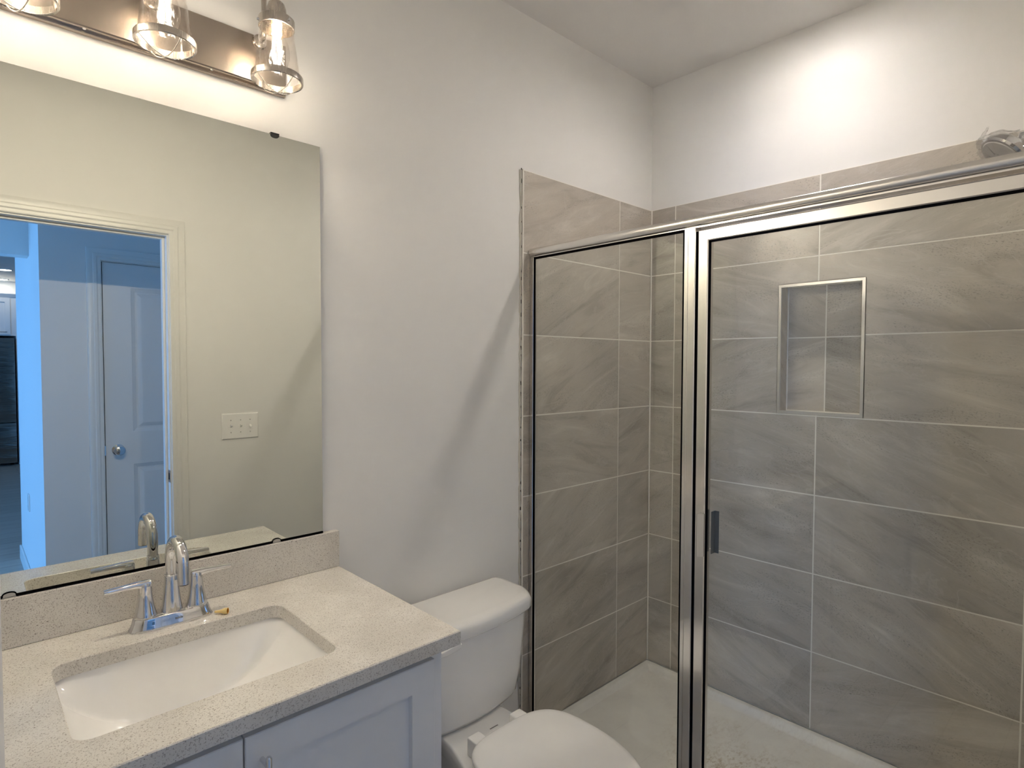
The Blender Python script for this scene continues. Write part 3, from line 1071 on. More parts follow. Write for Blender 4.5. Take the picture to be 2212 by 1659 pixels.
obj('stopper', bm, M['chrome'], dd, smooth=True)

# faucet
FX, FY = -2.027, -0.097
fz = CTZ + 0.0004
fau = thing('faucet', 'chrome two-handle centerset faucet with a high arc spout behind the sink', 'faucet', (FX, FY, fz))
bm = B()
def stad(hx_, hy_, z, n=3.0): return [(x, y, z) for x, y in superell(FX, FY, hx_, hy_, n, 64)]
loft(bm, [stad(0.0825, 0.0300, fz), stad(0.0832, 0.0305, fz + 0.0015), stad(0.0800, 0.0282, fz + 0.007), stad(0.0765, 0.0262, fz + 0.016), stad(0.0745, 0.0252, fz + 0.0245), stad(0.0725, 0.0235, fz + 0.0265)])
bp = obj('base_plate', bm, M['chrome'], fau, smooth=True, angle=50)
# tiny worn print on the base front
bm = B()
for k in range(6):
    xk = FX + 0.001 + k * 0.0026
    box(bm, xk, xk + 0.0015, FY - 0.0268, FY - 0.0274, fz + 0.0122, fz + 0.0122 + (0.0034 if k % 2 else 0.0044))
obj('print', bm, M['mark'], bp)
def handle(side):
    hx_ = FX + side * 0.0508
    z0 = fz + 0.0265
    bm = B()
    lathe(bm, [(0.0225, 0.0), (0.0225, 0.0015), (0.0205, 0.009), (0.0180, 0.020), (0.0155, 0.034), (0.0138, 0.050), (0.0130, 0.066), (0.0126, 0.071), (0.0110, 0.0735), (0.0, 0.0745)], (hx_, FY, z0), cap1=False, seg=36)
    hb = obj('handle', bm, M['chrome'], fau, smooth=True, angle=50)
    bm = B()
    rings = []
    for t, w, th, dz in ((-0.010, 0.0095, 0.0085, 0.0), (0.006, 0.0100, 0.0085, 0.0), (0.018, 0.0090, 0.0062, 0.0018), (0.040, 0.0078, 0.0050, 0.0012), (0.066, 0.0072, 0.0046, 0.0005), (0.0745, 0.0066, 0.0042, 0.0)):
        cz = z0 + 0.0700 + dz
        rings.append([(hx_ + side * t, FY + y, cz + z) for y, z in rrect(0, 0, w, th, min(w, th) * 0.7, 4)])
    loft(bm, rings)
    obj('lever', bm, M['chrome'], hb, smooth=True, angle=50)
    bm = B(); lathe(bm, [(0.0215, -0.0008), (0.0215, 0.0006)], (hx_, FY, z0), seg=32)
    obj('handle_gasket', bm, M['black'], hb)
handle(-1); handle(1)
bm = B()
z0 = fz + 0.0265
lathe(bm, [(0.0215, 0.0), (0.0200, 0.012), (0.0180, 0.028), (0.0158, 0.048), (0.0142, 0.068), (0.0136, 0.0775), (0.0128, 0.079), (0.0, 0.079)], (FX, FY, z0), cap1=False, seg=36)
sb = obj('spout_body', bm, M['chrome'], fau, smooth=True, angle=50)
bm = B()
R_ = 0.050
zc = fz + 0.142
path = [(FX, FY, z0 + 0.078), (FX, FY, zc - 0.02), (FX, FY, zc)] + [(FX, FY - R_ + R_ * math.cos(a), zc + R_ * math.sin(a)) for a in [PI * k / 20 for k in range(1, 20)]] + [(FX, FY - 2 * R_, zc), (FX, FY - 2 * R_ - 0.001, zc - 0.018), (FX, FY - 2 * R_ - 0.002, zc - 0.030)]
tube(bm, path, 0.0118, 24)
obj('spout', bm, M['chrome'], fau, smooth=True, angle=50)
bm = B(); tube(bm, [(FX, FY - 2 * R_ - 0.002, zc - 0.0295), (FX, FY - 2 * R_ - 0.0022, zc - 0.032)], 0.009, 20)
obj('aerator', bm, M['dark_gap'], fau)
bm = B(); lathe(bm, [(0.0132, 0.0785), (0.0134, 0.081), (0.0124, 0.082)], (FX, FY, z0), cap0=False, cap1=False, seg=32)
obj('spout_collar', bm, M['chrome'], fau, smooth=True)
bm = B(); tube(bm, [(FX, FY + 0.019, z0), (FX, FY + 0.019, z0 + 0.022)], 0.0025, 10); lathe(bm, [(0.0, 0.0), (0.0042, 0.001), (0.0042, 0.006), (0.0, 0.008)], (FX, FY + 0.019, z0 + 0.020), cap0=False, cap1=False, seg=16)
obj('lift_rod', bm, M['chrome'], fau, smooth=True)

# small amber nozzle cap on the counter
cap = thing('nozzle_cap', 'tiny amber plastic nozzle cap lying beside the faucet base', 'cap', (-1.9335, -0.134, CTZ))
d = Vector((0.74, -0.62, 0.07)).normalized()
bm = B()
o_ = Vector((-1.9450, -0.1230, CTZ + 0.0052))
lathe(bm, [(0.0, 0.0), (0.0028, 0.0), (0.0034, 0.010), (0.0046, 0.016), (0.0066, 0.020), (0.0072, 0.029), (0.0060, 0.029), (0.0052, 0.022)], o_, d, 24, cap0=False, cap1=False)
obj('cap_body', bm, M['amber'], cap, smooth=True)
bm = B(); lathe(bm, [(0.0058, 0.0288), (0.0050, 0.022), (0.0, 0.0215)], o_, d, 24, cap0=False, cap1=False)
obj('cap_inside', bm, M['amber_dark'], cap, smooth=True)

# ------------------------------------------------------------------ vanity light
VL = thing('vanity_light', 'brushed nickel three-lamp vanity light with clear glass cage shades above mirror', 'wall lamp', (-2.03, 0, 2.224))
PX0, PX1, PZ0, PZ1 = -2.345, -1.722, 2.160, 2.288
bm = B()
def prect(i, y): return [(PX0 + i, y, PZ0 + i), (PX1 - i, y, PZ0 + i), (PX1 - i, y, PZ1 - i), (PX0 + i, y, PZ1 - i)]
loft(bm, [prect(0, -0.001), prect(0, -0.012), prect(0.0012, -0.0135), prect(0.0055, -0.0135), prect(0.0055, -0.028), prect(0.008, -0.0305)])
obj('back_plate', bm, M['nickel_plate'], VL)
for xs_ in (-2.155, -1.905):
    bm = B(); lathe(bm, [(0.0, 0.0), (0.0032, 0.0), (0.0026, 0.0018), (0.0, 0.0024)], (xs_, -0.022, PZ0 + 0.0055), (0, 0, -1), 16, cap0=False, cap1=False)
    obj('plate_screw', bm, M['trim'], VL, smooth=True)
LY = -0.140
emitter_m = emit('bulb_added_emitter', BULB_COLOR, EMITTER_STRENGTH)  # added emitter, carries most of the lamp's light
fil_m = emit('bulb_filament', BULB_COLOR, FILAMENT_STRENGTH)
for li, lx in enumerate((-2.267, -2.031, -1.795)):
    zr = 2.130     # ring bottom
    # arm
    bm = B()
    ap = [(lx, -0.030, 2.268), (lx, -0.048, 2.268)] + [(lx, -0.048 - 0.014 * math.sin(a), 2.282 - 0.014 * math.cos(a)) for a in (0.5, 1.0, 1.4)]
    ap += [(lx, -0.062, 2.30), (lx, -0.062, 2.40)] + [(lx, -0.101 + 0.039 * math.cos(a), 2.40 + 0.039 * math.sin(a)) for a in [PI * k / 12 for k in range(1, 12)]] + [(lx, LY, 2.40), (lx, LY, 2.316)]
    tube(bm, ap, 0.0062, 14)
    arm = obj('arm', bm, M['nickel'], VL, smooth=True)
    bm = B(); lathe(bm, [(0.0, 0.0), (0.018, 0.0), (0.016, 0.006), (0.008, 0.009), (0.0, 0.009)], (lx, -0.0305, 2.268), (0, -1, 0), 24, cap0=False, cap1=False)
    obj('arm_boss', bm, M['nickel'], arm, smooth=True)
    # socket
    bm = B()
    lathe(bm, [(0.0, 2.300), (0.008, 2.3195), (0.012, 2.319), (0.018, 2.313), (0.0215, 2.303), (0.0225, 2.290), (0.0225, 2.279), (0.039, 2.278), (0.0405, 2.276), (0.0405, 2.256), (0.0385, 2.256), (0.0375, 2.272), (0.0, 2.272)], (lx, LY, 0), cap0=False, cap1=False, seg=36)
    so = obj('socket_cup', bm, M['nickel'], VL, smooth=True, angle=30)
    for a in (-1.25, 0.85, 2.95):
        bm = B(); c_, s_ = math.cos(a), math.sin(a)
        lathe(bm, [(0.0, 0.0), (0.0034, 0.0), (0.0030, 0.004), (0.0, 0.0045)], (lx + 0.0400 * c_, LY + 0.0400 * s_, 2.267), (c_, s_, 0), 14, cap0=False, cap1=False)
        obj('thumb_screw', bm, M['chrome'], so, smooth=True)
    # glass shade
    bm = B()
    prof = [(0.0372, 2.268), (0.0385, 2.25), (0.0430, 2.215), (0.0485, 2.170), (0.0535, 2.133), (0.0518, 2.133), (0.0468, 2.170), (0.0413, 2.215), (0.0368, 2.25), (0.0355, 2.268), (0.0372, 2.268)]
    lathe(bm, prof, (lx, LY, 0), cap0=False, cap1=False, seg=40)
    shd = obj('glass_shade', bm, M['shade_glass'], VL, smooth=True)
    # cage ring and wires
    bm = B()
    lathe(bm, [(0.0545, 2.131), (0.0545, 2.1455), (0.0580, 2.1455), (0.0588, 2.144), (0.0588, 2.1315), (0.0575, 2.130), (0.0545, 2.131)], (lx, LY, 0), cap0=False, cap1=False, seg=48)
    cg = obj('cage_ring', bm, M['nickel'], VL, smooth=True, angle=30)
    for a in (0.30, 0.30 + PI / 2):
        bm = B()
        pp = []
        for k in range(17):
            t = -1 + k / 8
            pp.append((lx + 0.0555 * t * math.cos(a), LY + 0.0555 * t * math.sin(a), 2.133 - 0.026 * (1 - t * t)))
        tube(bm, pp, 0.0011, 8)
        obj('cage_wire', bm, M['nickel'], cg, smooth=True)
    # bulb
    bm = B()
    lathe(bm, [(0.0130, 2.262), (0.0135, 2.250), (0.018, 2.238), (0.0255, 2.222), (0.0290, 2.205), (0.0285, 2.188), (0.0235, 2.172), (0.0145, 2.162), (0.0, 2.1585)], (lx, LY, 0), cap0=True, cap1=False, seg=32)
    bb = obj('bulb', bm, M['bulb_glass'], VL, smooth=True)
    bm = B(); lathe(bm, [(0.0125, 2.2718), (0.0125, 2.2625)], (lx, LY, 0), seg=24)
    obj('bulb_base', bm, simple('bulb_base', (0.75, 0.62, 0.36), 0.35, metal=0.6), bb, smooth=True)
    for q in range(4):
        fx, fy = lx + 0.0085 * math.cos(0.4 + q * PI / 2), LY + 0.0085 * math.sin(0.4 + q * PI / 2)
        bm = B()
        tube(bm, [(fx, fy, 2.236), (fx, fy, 2.184)], 0.0027, 8)
        obj('filament', bm, fil_m, bb)
    bm = B(); tube(bm, [(lx, LY, 2.240), (lx, LY, 2.180)], 0.0012, 8)
    for q in range(4):
        fx, fy = lx + 0.0085 * math.cos(0.4 + q * PI / 2), LY + 0.0085 * math.sin(0.4 + q * PI / 2)
        tube(bm, [(fx, fy, 2.184), (lx + (fx - lx) * 0.8, LY + (fy - LY) * 0.8, 2.178), (lx, LY, 2.180)], 0.0008, 6)
    obj('filament_support', bm, M['chrome'], bb, smooth=True)
    bax = Vector((0, -0.78, -0.62)).normalized()  # added emitter is tilted to keep its light off the wall behind
    bce = Vector((lx, LY + 0.001, 2.2455))
    bm = B(); lathe(bm, [(0.0105, 0.0005), (0.0105, 0.0015)], bce, bax, seg=24)
    obj('added_emitter', bm, emitter_m, bb)
    bm = B()
    lathe(bm, [(0.0, -0.001), (0.0118, -0.001), (0.0118, 0.0022), (0.0109, 0.0022), (0.0109, 0.0002), (0.0, 0.0002)], bce, bax, cap0=False, cap1=False, seg=24)  # cup closing off the back of the added emitter
    lathe(bm, [(0.0118, 2.2620), (0.0124, 2.2620), (0.0110, 2.2500), (0.0, 2.2490)], (lx, LY, 0), cap0=False, cap1=False, seg=24)
    obj('neck_and_emitter_cup', bm, M['white_plastic'], bb, smooth=True)

# ------------------------------------------------------------------ toilet
TX = -1.235
toi = thing('toilet', 'white two-piece toilet with closed lid between vanity and shower', 'toilet', (TX, -0.40, 0))
def tank_sec(hw, yb, yf, bow, z, r=0.035, n=40):
    # flat back, bowed front, rounded corners
    pts = []
    m = 24
    for i in range(m + 1):
        t = -1 + 2 * i / m
        x = TX + hw * math.sin(t * PI / 2)
        xn = abs(math.sin(t * PI / 2))
        y = yf - bow * (1 - xn ** 2) + (r * 1.5) * max(0, (xn - 0.80) / 0.20) ** 2.2
        pts.append((x, y, z))
    y_end = pts[-1][1]
    for i in range(1, 7):
        a = i / 7
        pts.append((TX + hw, y_end + (yb - 0.012 - y_end) * a, z))
    pts.append((TX + hw - 0.004, yb - 0.004, z)); pts.append((TX + hw - 0.014, yb, z))
    for i in range(1, 8):
        pts.append((TX + hw - 0.014 - (2 * hw - 0.028) * i / 8, yb, z))
    pts.append((TX - hw + 0.014, yb, z)); pts.append((TX - hw + 0.004, yb - 0.004, z))
    for i in range(6, 0, -1):
        a = i / 7
        pts.append((TX - hw, y_end + (yb - 0.012 - y_end) * a, z))
    return pts
bm = B()
loft(bm, [tank_sec(0.192, -0.045, -0.152, 0.032, 0.3625), tank_sec(0.212, -0.034, -0.170, 0.037, 0.368), tank_sec(0.226, -0.028, -0.178, 0.038, 0.385), tank_sec(0.240, -0.024, -0.184, 0.039, 0.46),
          tank_sec(0.249, -0.022, -0.189, 0.040, 0.56), tank_sec(0.255, -0.022, -0.194, 0.042, 0.654)])
obj('tank', bm, M['porcelain'], toi, smooth=True, angle=50)
bm = B()
loft(bm, [tank_sec(0.256, -0.022, -0.198, 0.042, 0.6545), tank_sec(0.264, -0.016, -0.206, 0.044, 0.6570), tank_sec(0.267, -0.014, -0.210, 0.045, 0.664), tank_sec(0.267, -0.014, -0.210, 0.045, 0.688),
          tank_sec(0.262, -0.016, -0.206, 0.044, 0.698), tank_sec(0.253, -0.020, -0.198, 0.043, 0.704), tank_sec(0.236, -0.033, -0.182, 0.040, 0.7070)])
obj('tank_lid', bm, M['porcelain'], toi, smooth=True, angle=60)
# flush lever (front left of the tank)
bm = B()
lathe(bm, [(0.0, -0.004), (0.014, -0.004), (0.014, 0.012), (0.010, 0.018), (0.0, 0.019)], (-1.334, -0.222, 0.645), (0, -1, 0), 20, cap0=False, cap1=False)
rings = []
for t, h, w, dz in ((0.0, 0.008, 0.006, 0.0), (0.012, 0.0125, 0.0065, 0.002), (0.030, 0.0115, 0.006, -0.001), (0.052, 0.0095, 0.0055, -0.005), (0.072, 0.008, 0.005, -0.006), (0.082, 0.005, 0.004, -0.006)):
    rings.append([(-1.322 - t, -0.244 + y, 0.645 + dz + z) for y, z in rrect(0, 0, w, h, min(w, h) * 0.8, 4)])
loft(bm, rings)
obj('flush_lever', bm, M['white_plastic'], toi, smooth=True, angle=60)
# bowl
def egg(yb, yf, hw, z, nb=3.2, m=56, cx=TX):
    yc = yb + (yf - yb) * 0.42
    pts = []
    for i in range(m):
        a = 2 * PI * i / m
        c, s = math.cos(a), math.sin(a)
        if s >= 0:
            n_ = nb; ly = yb - yc
        else:
            n_ = 2.15; ly = yc - yf
        x = cx + hw * math.copysign(abs(c) ** (2 / n_), c)
        y = yc + abs(ly) * math.copysign(abs(s) ** (2 / n_), s)
        pts.append((x, y, z))
    return pts
bm = B()
loft(bm, [egg(-0.19, -0.62, 0.112, 0.001), egg(-0.185, -0.625, 0.116, 0.02), egg(-0.20, -0.60, 0.100, 0.06), egg(-0.20, -0.60, 0.100, 0.14), egg(-0.20, -0.64, 0.116, 0.22),
          egg(-0.22, -0.71, 0.150, 0.30, 2.4), egg(-0.27, -0.755, 0.172, 0.340, 2.4), egg(-0.31, -0.768, 0.178, 0.366, 2.4), egg(-0.335, -0.768, 0.177, 0.384, 2.4), egg(-0.345, -0.760, 0.170, 0.3895, 2.4)])
# rear deck
def deck(hb, hf, yb, yf, z, r=0.02):
    return [(TX - hf, yf, z), (TX + hf, yf, z), (TX + hb, yb + 0.02, z), (TX + hb - 0.012, yb, z), (TX - hb + 0.012, yb, z), (TX - hb, yb + 0.02, z)]
def deck2(k, z):
    return [(TX - 0.170 * k, -0.42, z), (TX - 0.150 * k, -0.34, z), (TX - 0.125 * k, -0.25, z), (TX - 0.118 * k, -0.155, z), (TX - 0.108 * k, -0.145, z),
            (TX + 0.108 * k, -0.145, z), (TX + 0.118 * k, -0.155, z), (TX + 0.125 * k, -0.25, z), (TX + 0.150 * k, -0.34, z), (TX + 0.170 * k, -0.42, z)]
loft(bm, [deck2(0.80, 0.20), deck2(0.92, 0.30), deck2(1.0, 0.335), deck2(1.0, 0.354), deck2(0.985, 0.3595), deck2(0.95, 0.3615)])
obj('bowl', bm, M['porcelain'], toi, smooth=True, angle=50)
# seat and lid
def lid_o(s, z, cy=-0.565):
    return [(TX + (x - TX) * s, cy + (y - cy) * s, z) for x, y, _ in egg(-0.338, -0.792, 0.184, 0, nb=3.4)]
bm = B()
loft(bm, [lid_o(0.955, 0.3915), lid_o(0.985, 0.3935), lid_o(0.99, 0.400), lid_o(0.975, 0.405)])
obj('seat', bm, M['white_plastic'], toi, smooth=True, angle=60)
bm = B()
loft(bm, [lid_o(0.975, 0.4055), lid_o(1.0, 0.4075), lid_o(1.003, 0.412), lid_o(0.995, 0.4165), lid_o(0.97, 0.4195), lid_o(0.90, 0.4215), lid_o(0.6, 0.4235), lid_o(0.2, 0.4245)])
obj('seat_lid', bm, M['white_plastic'], toi, smooth=True, angle=60)
for sx in (-0.092, 0.070):
    bm = B()
    box(bm, TX + sx - 0.022, TX + sx + 0.022, -0.306, -0.352, 0.3617, 0.4150, 0.005, 3)
    obj('seat_hinge', bm, M['white_plastic'], toi, smooth=True)
bm = B()
v0 = [(-1.2225, -0.2590, 0.3616), (-1.1905, -0.2590, 0.3616), (-1.1905, -0.2630, 0.3616), (-1.2225, -0.2630, 0.3616)]
loft(bm, [v0, [(x, y, z + 0.0004) for x, y, z in v0]])
obj('print', bm, M['mark'], toi)

# supply stop valve with hose
sv = thing('supply_valve', 'dark water supply valve with hose beside the vanity side panel', 'valve', (-1.255, -0.02, 0.15))
bm = B(); lathe(bm, [(0.0, 0.0), (0.028, 0.0), (0.026, 0.005), (0.008, 0.007), (0.0, 0.007)], (-1.30, -0.002, 0.17), (0, -1, 0), 28, cap0=False, cap1=False)
obj('escutcheon', bm, M['chrome'], sv, smooth=True)
bm = B(); tube(bm, [(-1.30, -0.004, 0.17), (-1.30, -0.07, 0.17)], 0.008, 14); lathe(bm, [(0.0, 0), (0.013, 0), (0.013, 0.03), (0.0, 0.03)], (-1.30, -0.055, 0.17), (0, -1, 0), 16, cap0=False, cap1=False)
obj('valve_body', bm, M['chrome'], sv, smooth=True)
bm = B(); lathe(bm, [(0.0, 0), (0.017, 0.001), (0.020, 0.006), (0.017, 0.012), (0.0, 0.013)], (-1.268, -0.10, 0.245), (0.25, -1, 0.1), 24, cap0=False, cap1=False)
obj('valve_knob', bm, M['brass'], sv, smooth=True)
bm = B(); tube(bm, [(-1.30, -0.085, 0.17), (-1.268, -0.10, 0.245)], 0.006, 12)
obj('valve_stem', bm, M['brass'], sv, smooth=True)
bm = B()
tube(bm, [(-1.30, -0.075, 0.182), (-1.318, -0.078, 0.22), (-1.345, -0.082, 0.27), (-1.372, -0.085, 0.32), (-1.380, -0.088, 0.352)], 0.0055, 12)
obj('supply_hose', bm, M['brass'], sv, smooth=True)

# ------------------------------------------------------------------ door leaves, casings
def door_leaf_bm(w, h, t=0.035):
    """two-panel moulded door; x 0..w, z 0..h, faces at y=0 and y=-t"""
    bm = B()
    st = 0.135
    panels = [(st, w - st, 0.235, 0.862), (st, w - st, 1.050, h - 0.135)]
    xs_ = [0, st, w - st, w]
    zs_ = [0, 0.235, 0.862, 1.050, h - 0.135, h]
    for y, s in ((0.0, -1), (-t, 1)):
        for i in range(3):
            for j in range(5):
                a, b, c, d = xs_[i], xs_[i + 1], zs_[j], zs_[j + 1]
                if i == 1 and j in (1, 3):
                    def rc(k, dy): return [(a + k, y + s * dy, c + k), (b - k, y + s * dy, c + k), (b - k, y + s * dy, d - k), (a + k, y + s * dy, d - k)]
                    loft(bm, [rc(0, 0), rc(0.004, 0.003), rc(0.022, 0.0125), rc(0.030, 0.013), rc(0.050, 0.002), rc(0.054, 0.0015)], False, True)
                else:
                    bm.faces.new([bm.verts.new(p) for p in ((a, y, c), (b, y, c), (b, y, d), (a, y, d))])
    for (p0_, p1_) in (((0, 0), (w, 0)), ((w, 0), (w, h)), ((w, h), (0, h)), ((0, h), (0, 0))):
        bm.faces.new([bm.verts.new(p) for p in ((p0_[0], 0, p0_[1]), (p1_[0], 0, p1_[1]), (p1_[0], -t, p1_[1]), (p0_[0], -t, p0_[1]))])
    bmesh.ops.remove_doubles(bm, verts=bm.verts[:], dist=1e-5)
    return bm

CAS = [(0.0, 0.0), (0.0, 0.010), (0.004, 0.0125), (0.016, 0.0130), (0.022, 0.0165), (0.034, 0.0175), (0.040, 0.0150), (0.052, 0.0160), (0.060, 0.0150), (0.0665, 0.0120), (0.0680, 0.0)]
def casing(x0, x1, zt, plane, sgn):
    bm = B()
    rings = []
    rings.append([(x0 - o_, plane + sgn * t_, 0.001) for o_, t_ in CAS])
    rings.append([(x0 - o_, plane + sgn * t_, zt + o_) for o_, t_ in CAS])
    rings.append([(x1 + o_, plane + sgn * t_, zt + o_) for o_, t_ in CAS])
    rings.append([(x1 + o_, plane + sgn * t_, 0.001) for o_, t_ in CAS])
    loft(bm, rings)
    return bm

def knob(name, par, x, y, z, sgn):
    bm = B()
    lathe(bm, [(0.0, 0.0), (0.032, 0.0), (0.031, 0.005), (0.014, 0.009), (0.012, 0.024), (0.018, 0.032), (0.0265, 0.042), (0.0285, 0.052), (0.025, 0.061), (0.014, 0.066), (0.0, 0.067)], (x, y, z), (0, sgn, 0), 28, cap0=False, cap1=False)
    return obj(name, bm, M['chrome'], par, smooth=True)

# bathroom doorway trim
tr1 = thing('trim_1', 'white door casing and jamb around the bathroom doorway, seen in the mirror', 'door frame', ((OPX0 + OPX1) / 2, (YD + YO) / 2, 0))
tr1['kind'] = 'structure'
obj('casing', casing(OPX0 - 0.006 + 0.0, OPX1 + 0.006, OPZ + 0.006, YD, 1), M['trim'], tr1, smooth=True, angle=20)
obj('casing', casing(OPX0 - 0.006, OPX1 + 0.006, OPZ + 0.006, YO, -1), M['trim'], tr1, smooth=True, angle=20)
bm = B()
box(bm, OPX1, OPX1 + 0.015, YD, YO, 0.001, OPZ + 0.015)
box(bm, OPX0 - 0.015, OPX0, YD, YO, 0.001, OPZ + 0.015)
box(bm, OPX0, OPX1, YD, YO, OPZ, OPZ + 0.015)
obj('jamb', bm, M['trim'], tr1)
bm = B()
box(bm, OPX1 - 0.011, OPX1, YD - 0.040, YD - 0.072, 0.001, OPZ, 0.002, 1)
box(bm, OPX0, OPX0 + 0.011, YD - 0.040, YD - 0.072, 0.001, OPZ, 0.002, 1)
box(bm, OPX0 + 0.011, OPX1 - 0.011, YD - 0.040, YD - 0.072, OPZ - 0.011, OPZ, 0.002, 1)
obj('door_stop', bm, M['trim'], tr1)
bm = B()
box(bm, OPX1 - 0.0016, OPX1 - 0.0002, YD + 0.001, YD - 0.033, 0.905, 0.962, 0.0005, 1)
sp_ = obj('strike_plate', bm, simple('strike_metal', (0.30, 0.30, 0.32), 0.3, metal=1), tr1)
bm = B(); box(bm, OPX1 - 0.0022, OPX1 - 0.0016, YD - 0.010, YD - 0.022, 0.918, 0.949)
obj('strike_hole', bm, M['black'], sp_)

# open bathroom door (only its edge shows at the left border)
d1 = thing('door_1', 'open white bathroom door whose edge shows at the far left border', 'door', (OPX0 + 0.004, YD + 0.004, 0.012))
d1['kind'] = 'structure'
hinge = Vector((OPX0 + 0.004, YD + 0.004, 0.012))
edge_p = Vector((-2.3372, -0.766, 0.012))
ang = math.atan2(edge_p.y - hinge.y, edge_p.x - hinge.x)
def place(bm):
    bmesh.ops.transform(bm, matrix=Matrix.Translation(hinge) @ Matrix.Rotation(ang, 4, 'Z'), verts=bm.verts[:])
    return bm
LW = (edge_p - hinge).length
bm = door_leaf_bm(LW, 2.025)
bmesh.ops.translate(bm, verts=bm.verts[:], vec=(0, 0.035, 0))   # leaf lies on the wall side of its visible face
obj('leaf', place(bm), M['door'], d1)
bm = B()
lathe(bm, [(0.0, 0.0), (0.032, 0.0), (0.031, 0.005), (0.013, 0.009), (0.012, 0.024), (0.026, 0.040), (0.028, 0.050), (0.014, 0.062), (0.0, 0.063)], (LW - 0.065, 0.035, 0.915), (0, 1, 0), 24, cap0=False, cap1=False)
obj('knob', place(bm), M['chrome'], d1, smooth=True)

# hall door
d2 = thing('door_2', 'closed two-panel hall door with round knob, blue lit in the mirror', 'door', ((HDX0 + HDX1) / 2, HALL_Y - 0.02, 0))
d2['kind'] = 'structure'
bm = door_leaf_bm(HDX1 - HDX0 - 0.008, 2.020)
bmesh.ops.translate(bm, verts=bm.verts[:], vec=(HDX0 + 0.004, HALL_Y - 0.004, 0.010))
obj('leaf', bm, M['door'], d2)
obj('casing', casing(HDX0 - 0.004, HDX1 + 0.004, HDZ + 0.004, HALL_Y, 1), M['trim'], d2, smooth=True, angle=20)
bm = B()
box(bm, HDX0 - 0.012, HDX0, HALL_Y - 0.001, HALL_Y - 0.114, 0.001, HDZ + 0.012)
box(bm, HDX1, HDX1 + 0.012, HALL_Y - 0.001, HALL_Y - 0.114, 0.001, HDZ + 0.012)
box(bm, HDX0, HDX1, HALL_Y - 0.001, HALL_Y - 0.114, HDZ, HDZ + 0.012)
obj('jamb', bm, M['trim'], d2)
bm = B()
box(bm, HDX0 + 0.0001, HDX0 + 0.0038, HALL_Y - 0.012, HALL_Y - 0.036, 0.010, HDZ - 0.0001)
box(bm, HDX0 + 0.004, HDX1 - 0.004, HALL_Y - 0.012, HALL_Y - 0.036, 2.0305, HDZ - 0.0001)
obj('door_gap', bm, M['black'], d2)
knob('knob', d2, HDX0 + 0.064, HALL_Y - 0.004, 0.962, 1)
bm = B(); box(bm, HDX0 - 0.001, HDX0 + 0.0042, HALL_Y + 0.0005, HALL_Y - 0.006, 0.935, 0.99)
obj('latch_plate', bm, M['chrome'], d2)

# ------------------------------------------------------------------ switch plate
sw = thing('light_switch', 'white three-gang toggle switch plate on the door wall, seen in mirror', 'light switch', (-1.342, YD, 1.148))
bm = B()
sx0, sx1, sz0, sz1 = -1.4295, -1.2545, 1.0845, 1.2125
def srect(i, y): return [(sx0 + i, y, sz0 + i), (sx1 - i, y, sz0 + i), (sx1 - i, y, sz1 - i), (sx0 + i, y, sz1 - i)]
loft(bm, [srect(0, YD + 0.0005), srect(0, YD + 0.002), srect(0.004, YD + 0.0055), srect(0.006, YD + 0.006)])
obj('plate', bm, M['white_plastic'], sw)
for k, dx in enumerate((-0.046, 0.0, 0.046)):
    x = -1.342 + dx
    z = 1.1485
    bm = B(); box(bm, x - 0.0050, x + 0.0050, YD + 0.0059, YD + 0.0065, z - 0.0120, z + 0.0120)
    tg = obj('toggle', bm, M['white_plastic'], sw)
    up_ = -1 if k == 2 else 1
    bm = B()
    loft(bm, [[(x + a, YD + 0.006 + (0), z + b) for a, b in ((-0.0045, -0.006), (0.0045, -0.006), (0.0045, 0.006), (-0.0045, 0.006))],
              [(x + a, YD + 0.018, z + up_ * 0.008 + b) for a, b in ((-0.0035, -0.0035), (0.0035, -0.0035), (0.0035, 0.0035), (-0.0035, 0.0035))]])
    obj('toggle_lever', bm, M['white_plastic'], tg)
    for dz in (0.0302, -0.0302):
        bm = B(); lathe(bm, [(0.0, 0.0), (0.0032, 0.0), (0.0028, 0.0010), (0.0, 0.0012)], (x, YD + 0.006, z + dz), (0, 1, 0), 14, cap0=False, cap1=False)
        obj('plate_screw', bm, M['screw'], sw, smooth=True)

# outlet on the passage wall
ou = thing('wall_outlet', 'white wall outlet low on the bright passage wall, seen edge-on', 'outlet', (HW, -3.40, 0.55))
bm = B(); box(bm, HW - 0.0005, HW - 0.007, -3.365, -3.435, 0.49, 0.605, 0.003, 2)
obj('plate', bm, M['white_plastic'], ou)
for dz in (0.52, 0.575):
    bm = B(); box(bm, HW - 0.0068, HW - 0.0085, -3.385, -3.415, dz - 0.012, dz + 0.012, 0.0006, 1)
    obj('socket', bm, M['screw'], ou)

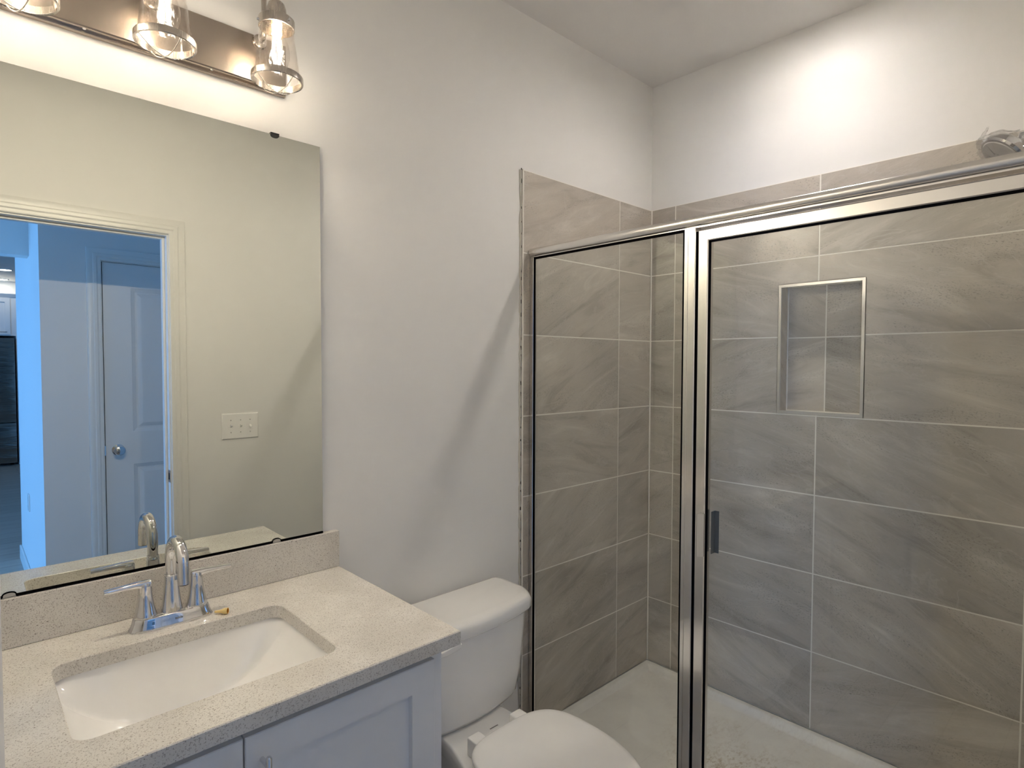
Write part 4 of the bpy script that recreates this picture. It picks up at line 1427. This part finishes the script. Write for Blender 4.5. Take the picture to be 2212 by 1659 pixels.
# ------------------------------------------------------------------ kitchen seen far in the mirror
kc = thing('wall_cabinet', 'white kitchen wall cabinet above the refrigerator, far in the mirror', 'cabinet', (-2.1, -9.800, 1.85))
bm = B(); box(bm, -2.64, -1.70, -9.520, -10.619, 1.85, 2.40)
obj('carcass', bm, M['cabinet'], kc)
bm = B()
cp = [(0.0, 2.40), (0.012, 2.40), (0.045, 2.44), (0.045, 2.45), (0.0, 2.45)]
loft(bm, [[(-2.66, -9.520 + o_, z) for o_, z in cp], [(-1.685, -9.520 + o_, z) for o_, z in cp]])
obj('crown_moulding', bm, M['cabinet'], kc)
for a, b in ((-2.205, -1.80), (-2.62, -2.215)):
    bm = shaker(a, b, 1.868, 2.385, -9.519, -9.500)
    dd = obj('door', bm, M['cabinet'], kc)
    bm = B(); tube(bm, [(b - 0.20, -9.475, 1.90), (b - 0.04, -9.475, 1.90)], 0.005, 10)
    for xx in (b - 0.18, b - 0.06):
        tube(bm, [(xx, -9.500, 1.90), (xx, -9.475, 1.90)], 0.004, 8)
    obj('handle', bm, M['chrome'], dd, smooth=True)
bm = B(); box(bm, -1.745, -1.700, -9.500, -10.619, 0.001, 1.849)
tag(obj('end_panel', bm, M['cabinet']), 'white tall end panel beside the refrigerator under the wall cabinet', 'panel')
fr = thing('refrigerator', 'dark stainless refrigerator under the white kitchen wall cabinet', 'refrigerator', (-2.16, -9.700, 0))
bm = B(); box(bm, -2.64, -1.767, -9.420, -10.550, 0.03, 1.81, 0.006, 2)
obj('body', bm, M['fridge'], fr)
bm = B(); box(bm, -2.203, -1.769, -9.350, -9.418, 0.62, 1.808, 0.008, 2)
f1 = obj('door', bm, M['fridge'], fr, smooth=True)
bm = B(); box(bm, -2.638, -2.209, -9.350, -9.418, 0.62, 1.808, 0.008, 2)
f2 = obj('door', bm, M['fridge'], fr, smooth=True)
bm = B(); box(bm, -2.638, -1.769, -9.350, -9.418, 0.06, 0.61, 0.008, 2)
f3 = obj('freezer_drawer', bm, M['fridge'], fr, smooth=True)
for par, xx in ((f1, -2.170), (f2, -2.242)):
    bm = B(); tube(bm, [(xx, -9.300, 0.75), (xx, -9.300, 1.60)], 0.011, 12)
    for zz in (0.80, 1.55):
        tube(bm, [(xx, -9.352, zz), (xx, -9.300, zz)], 0.008, 8)
    obj('handle', bm, M['alu'], par, smooth=True)
for xx in (-2.59, -1.82):
    bm = B(); lathe(bm, [(0.02, 0.001), (0.02, 0.031)], (xx, -9.500, 0), seg=14)
    obj('foot', bm, M['black'], fr)

bpy.context.view_layer.update()
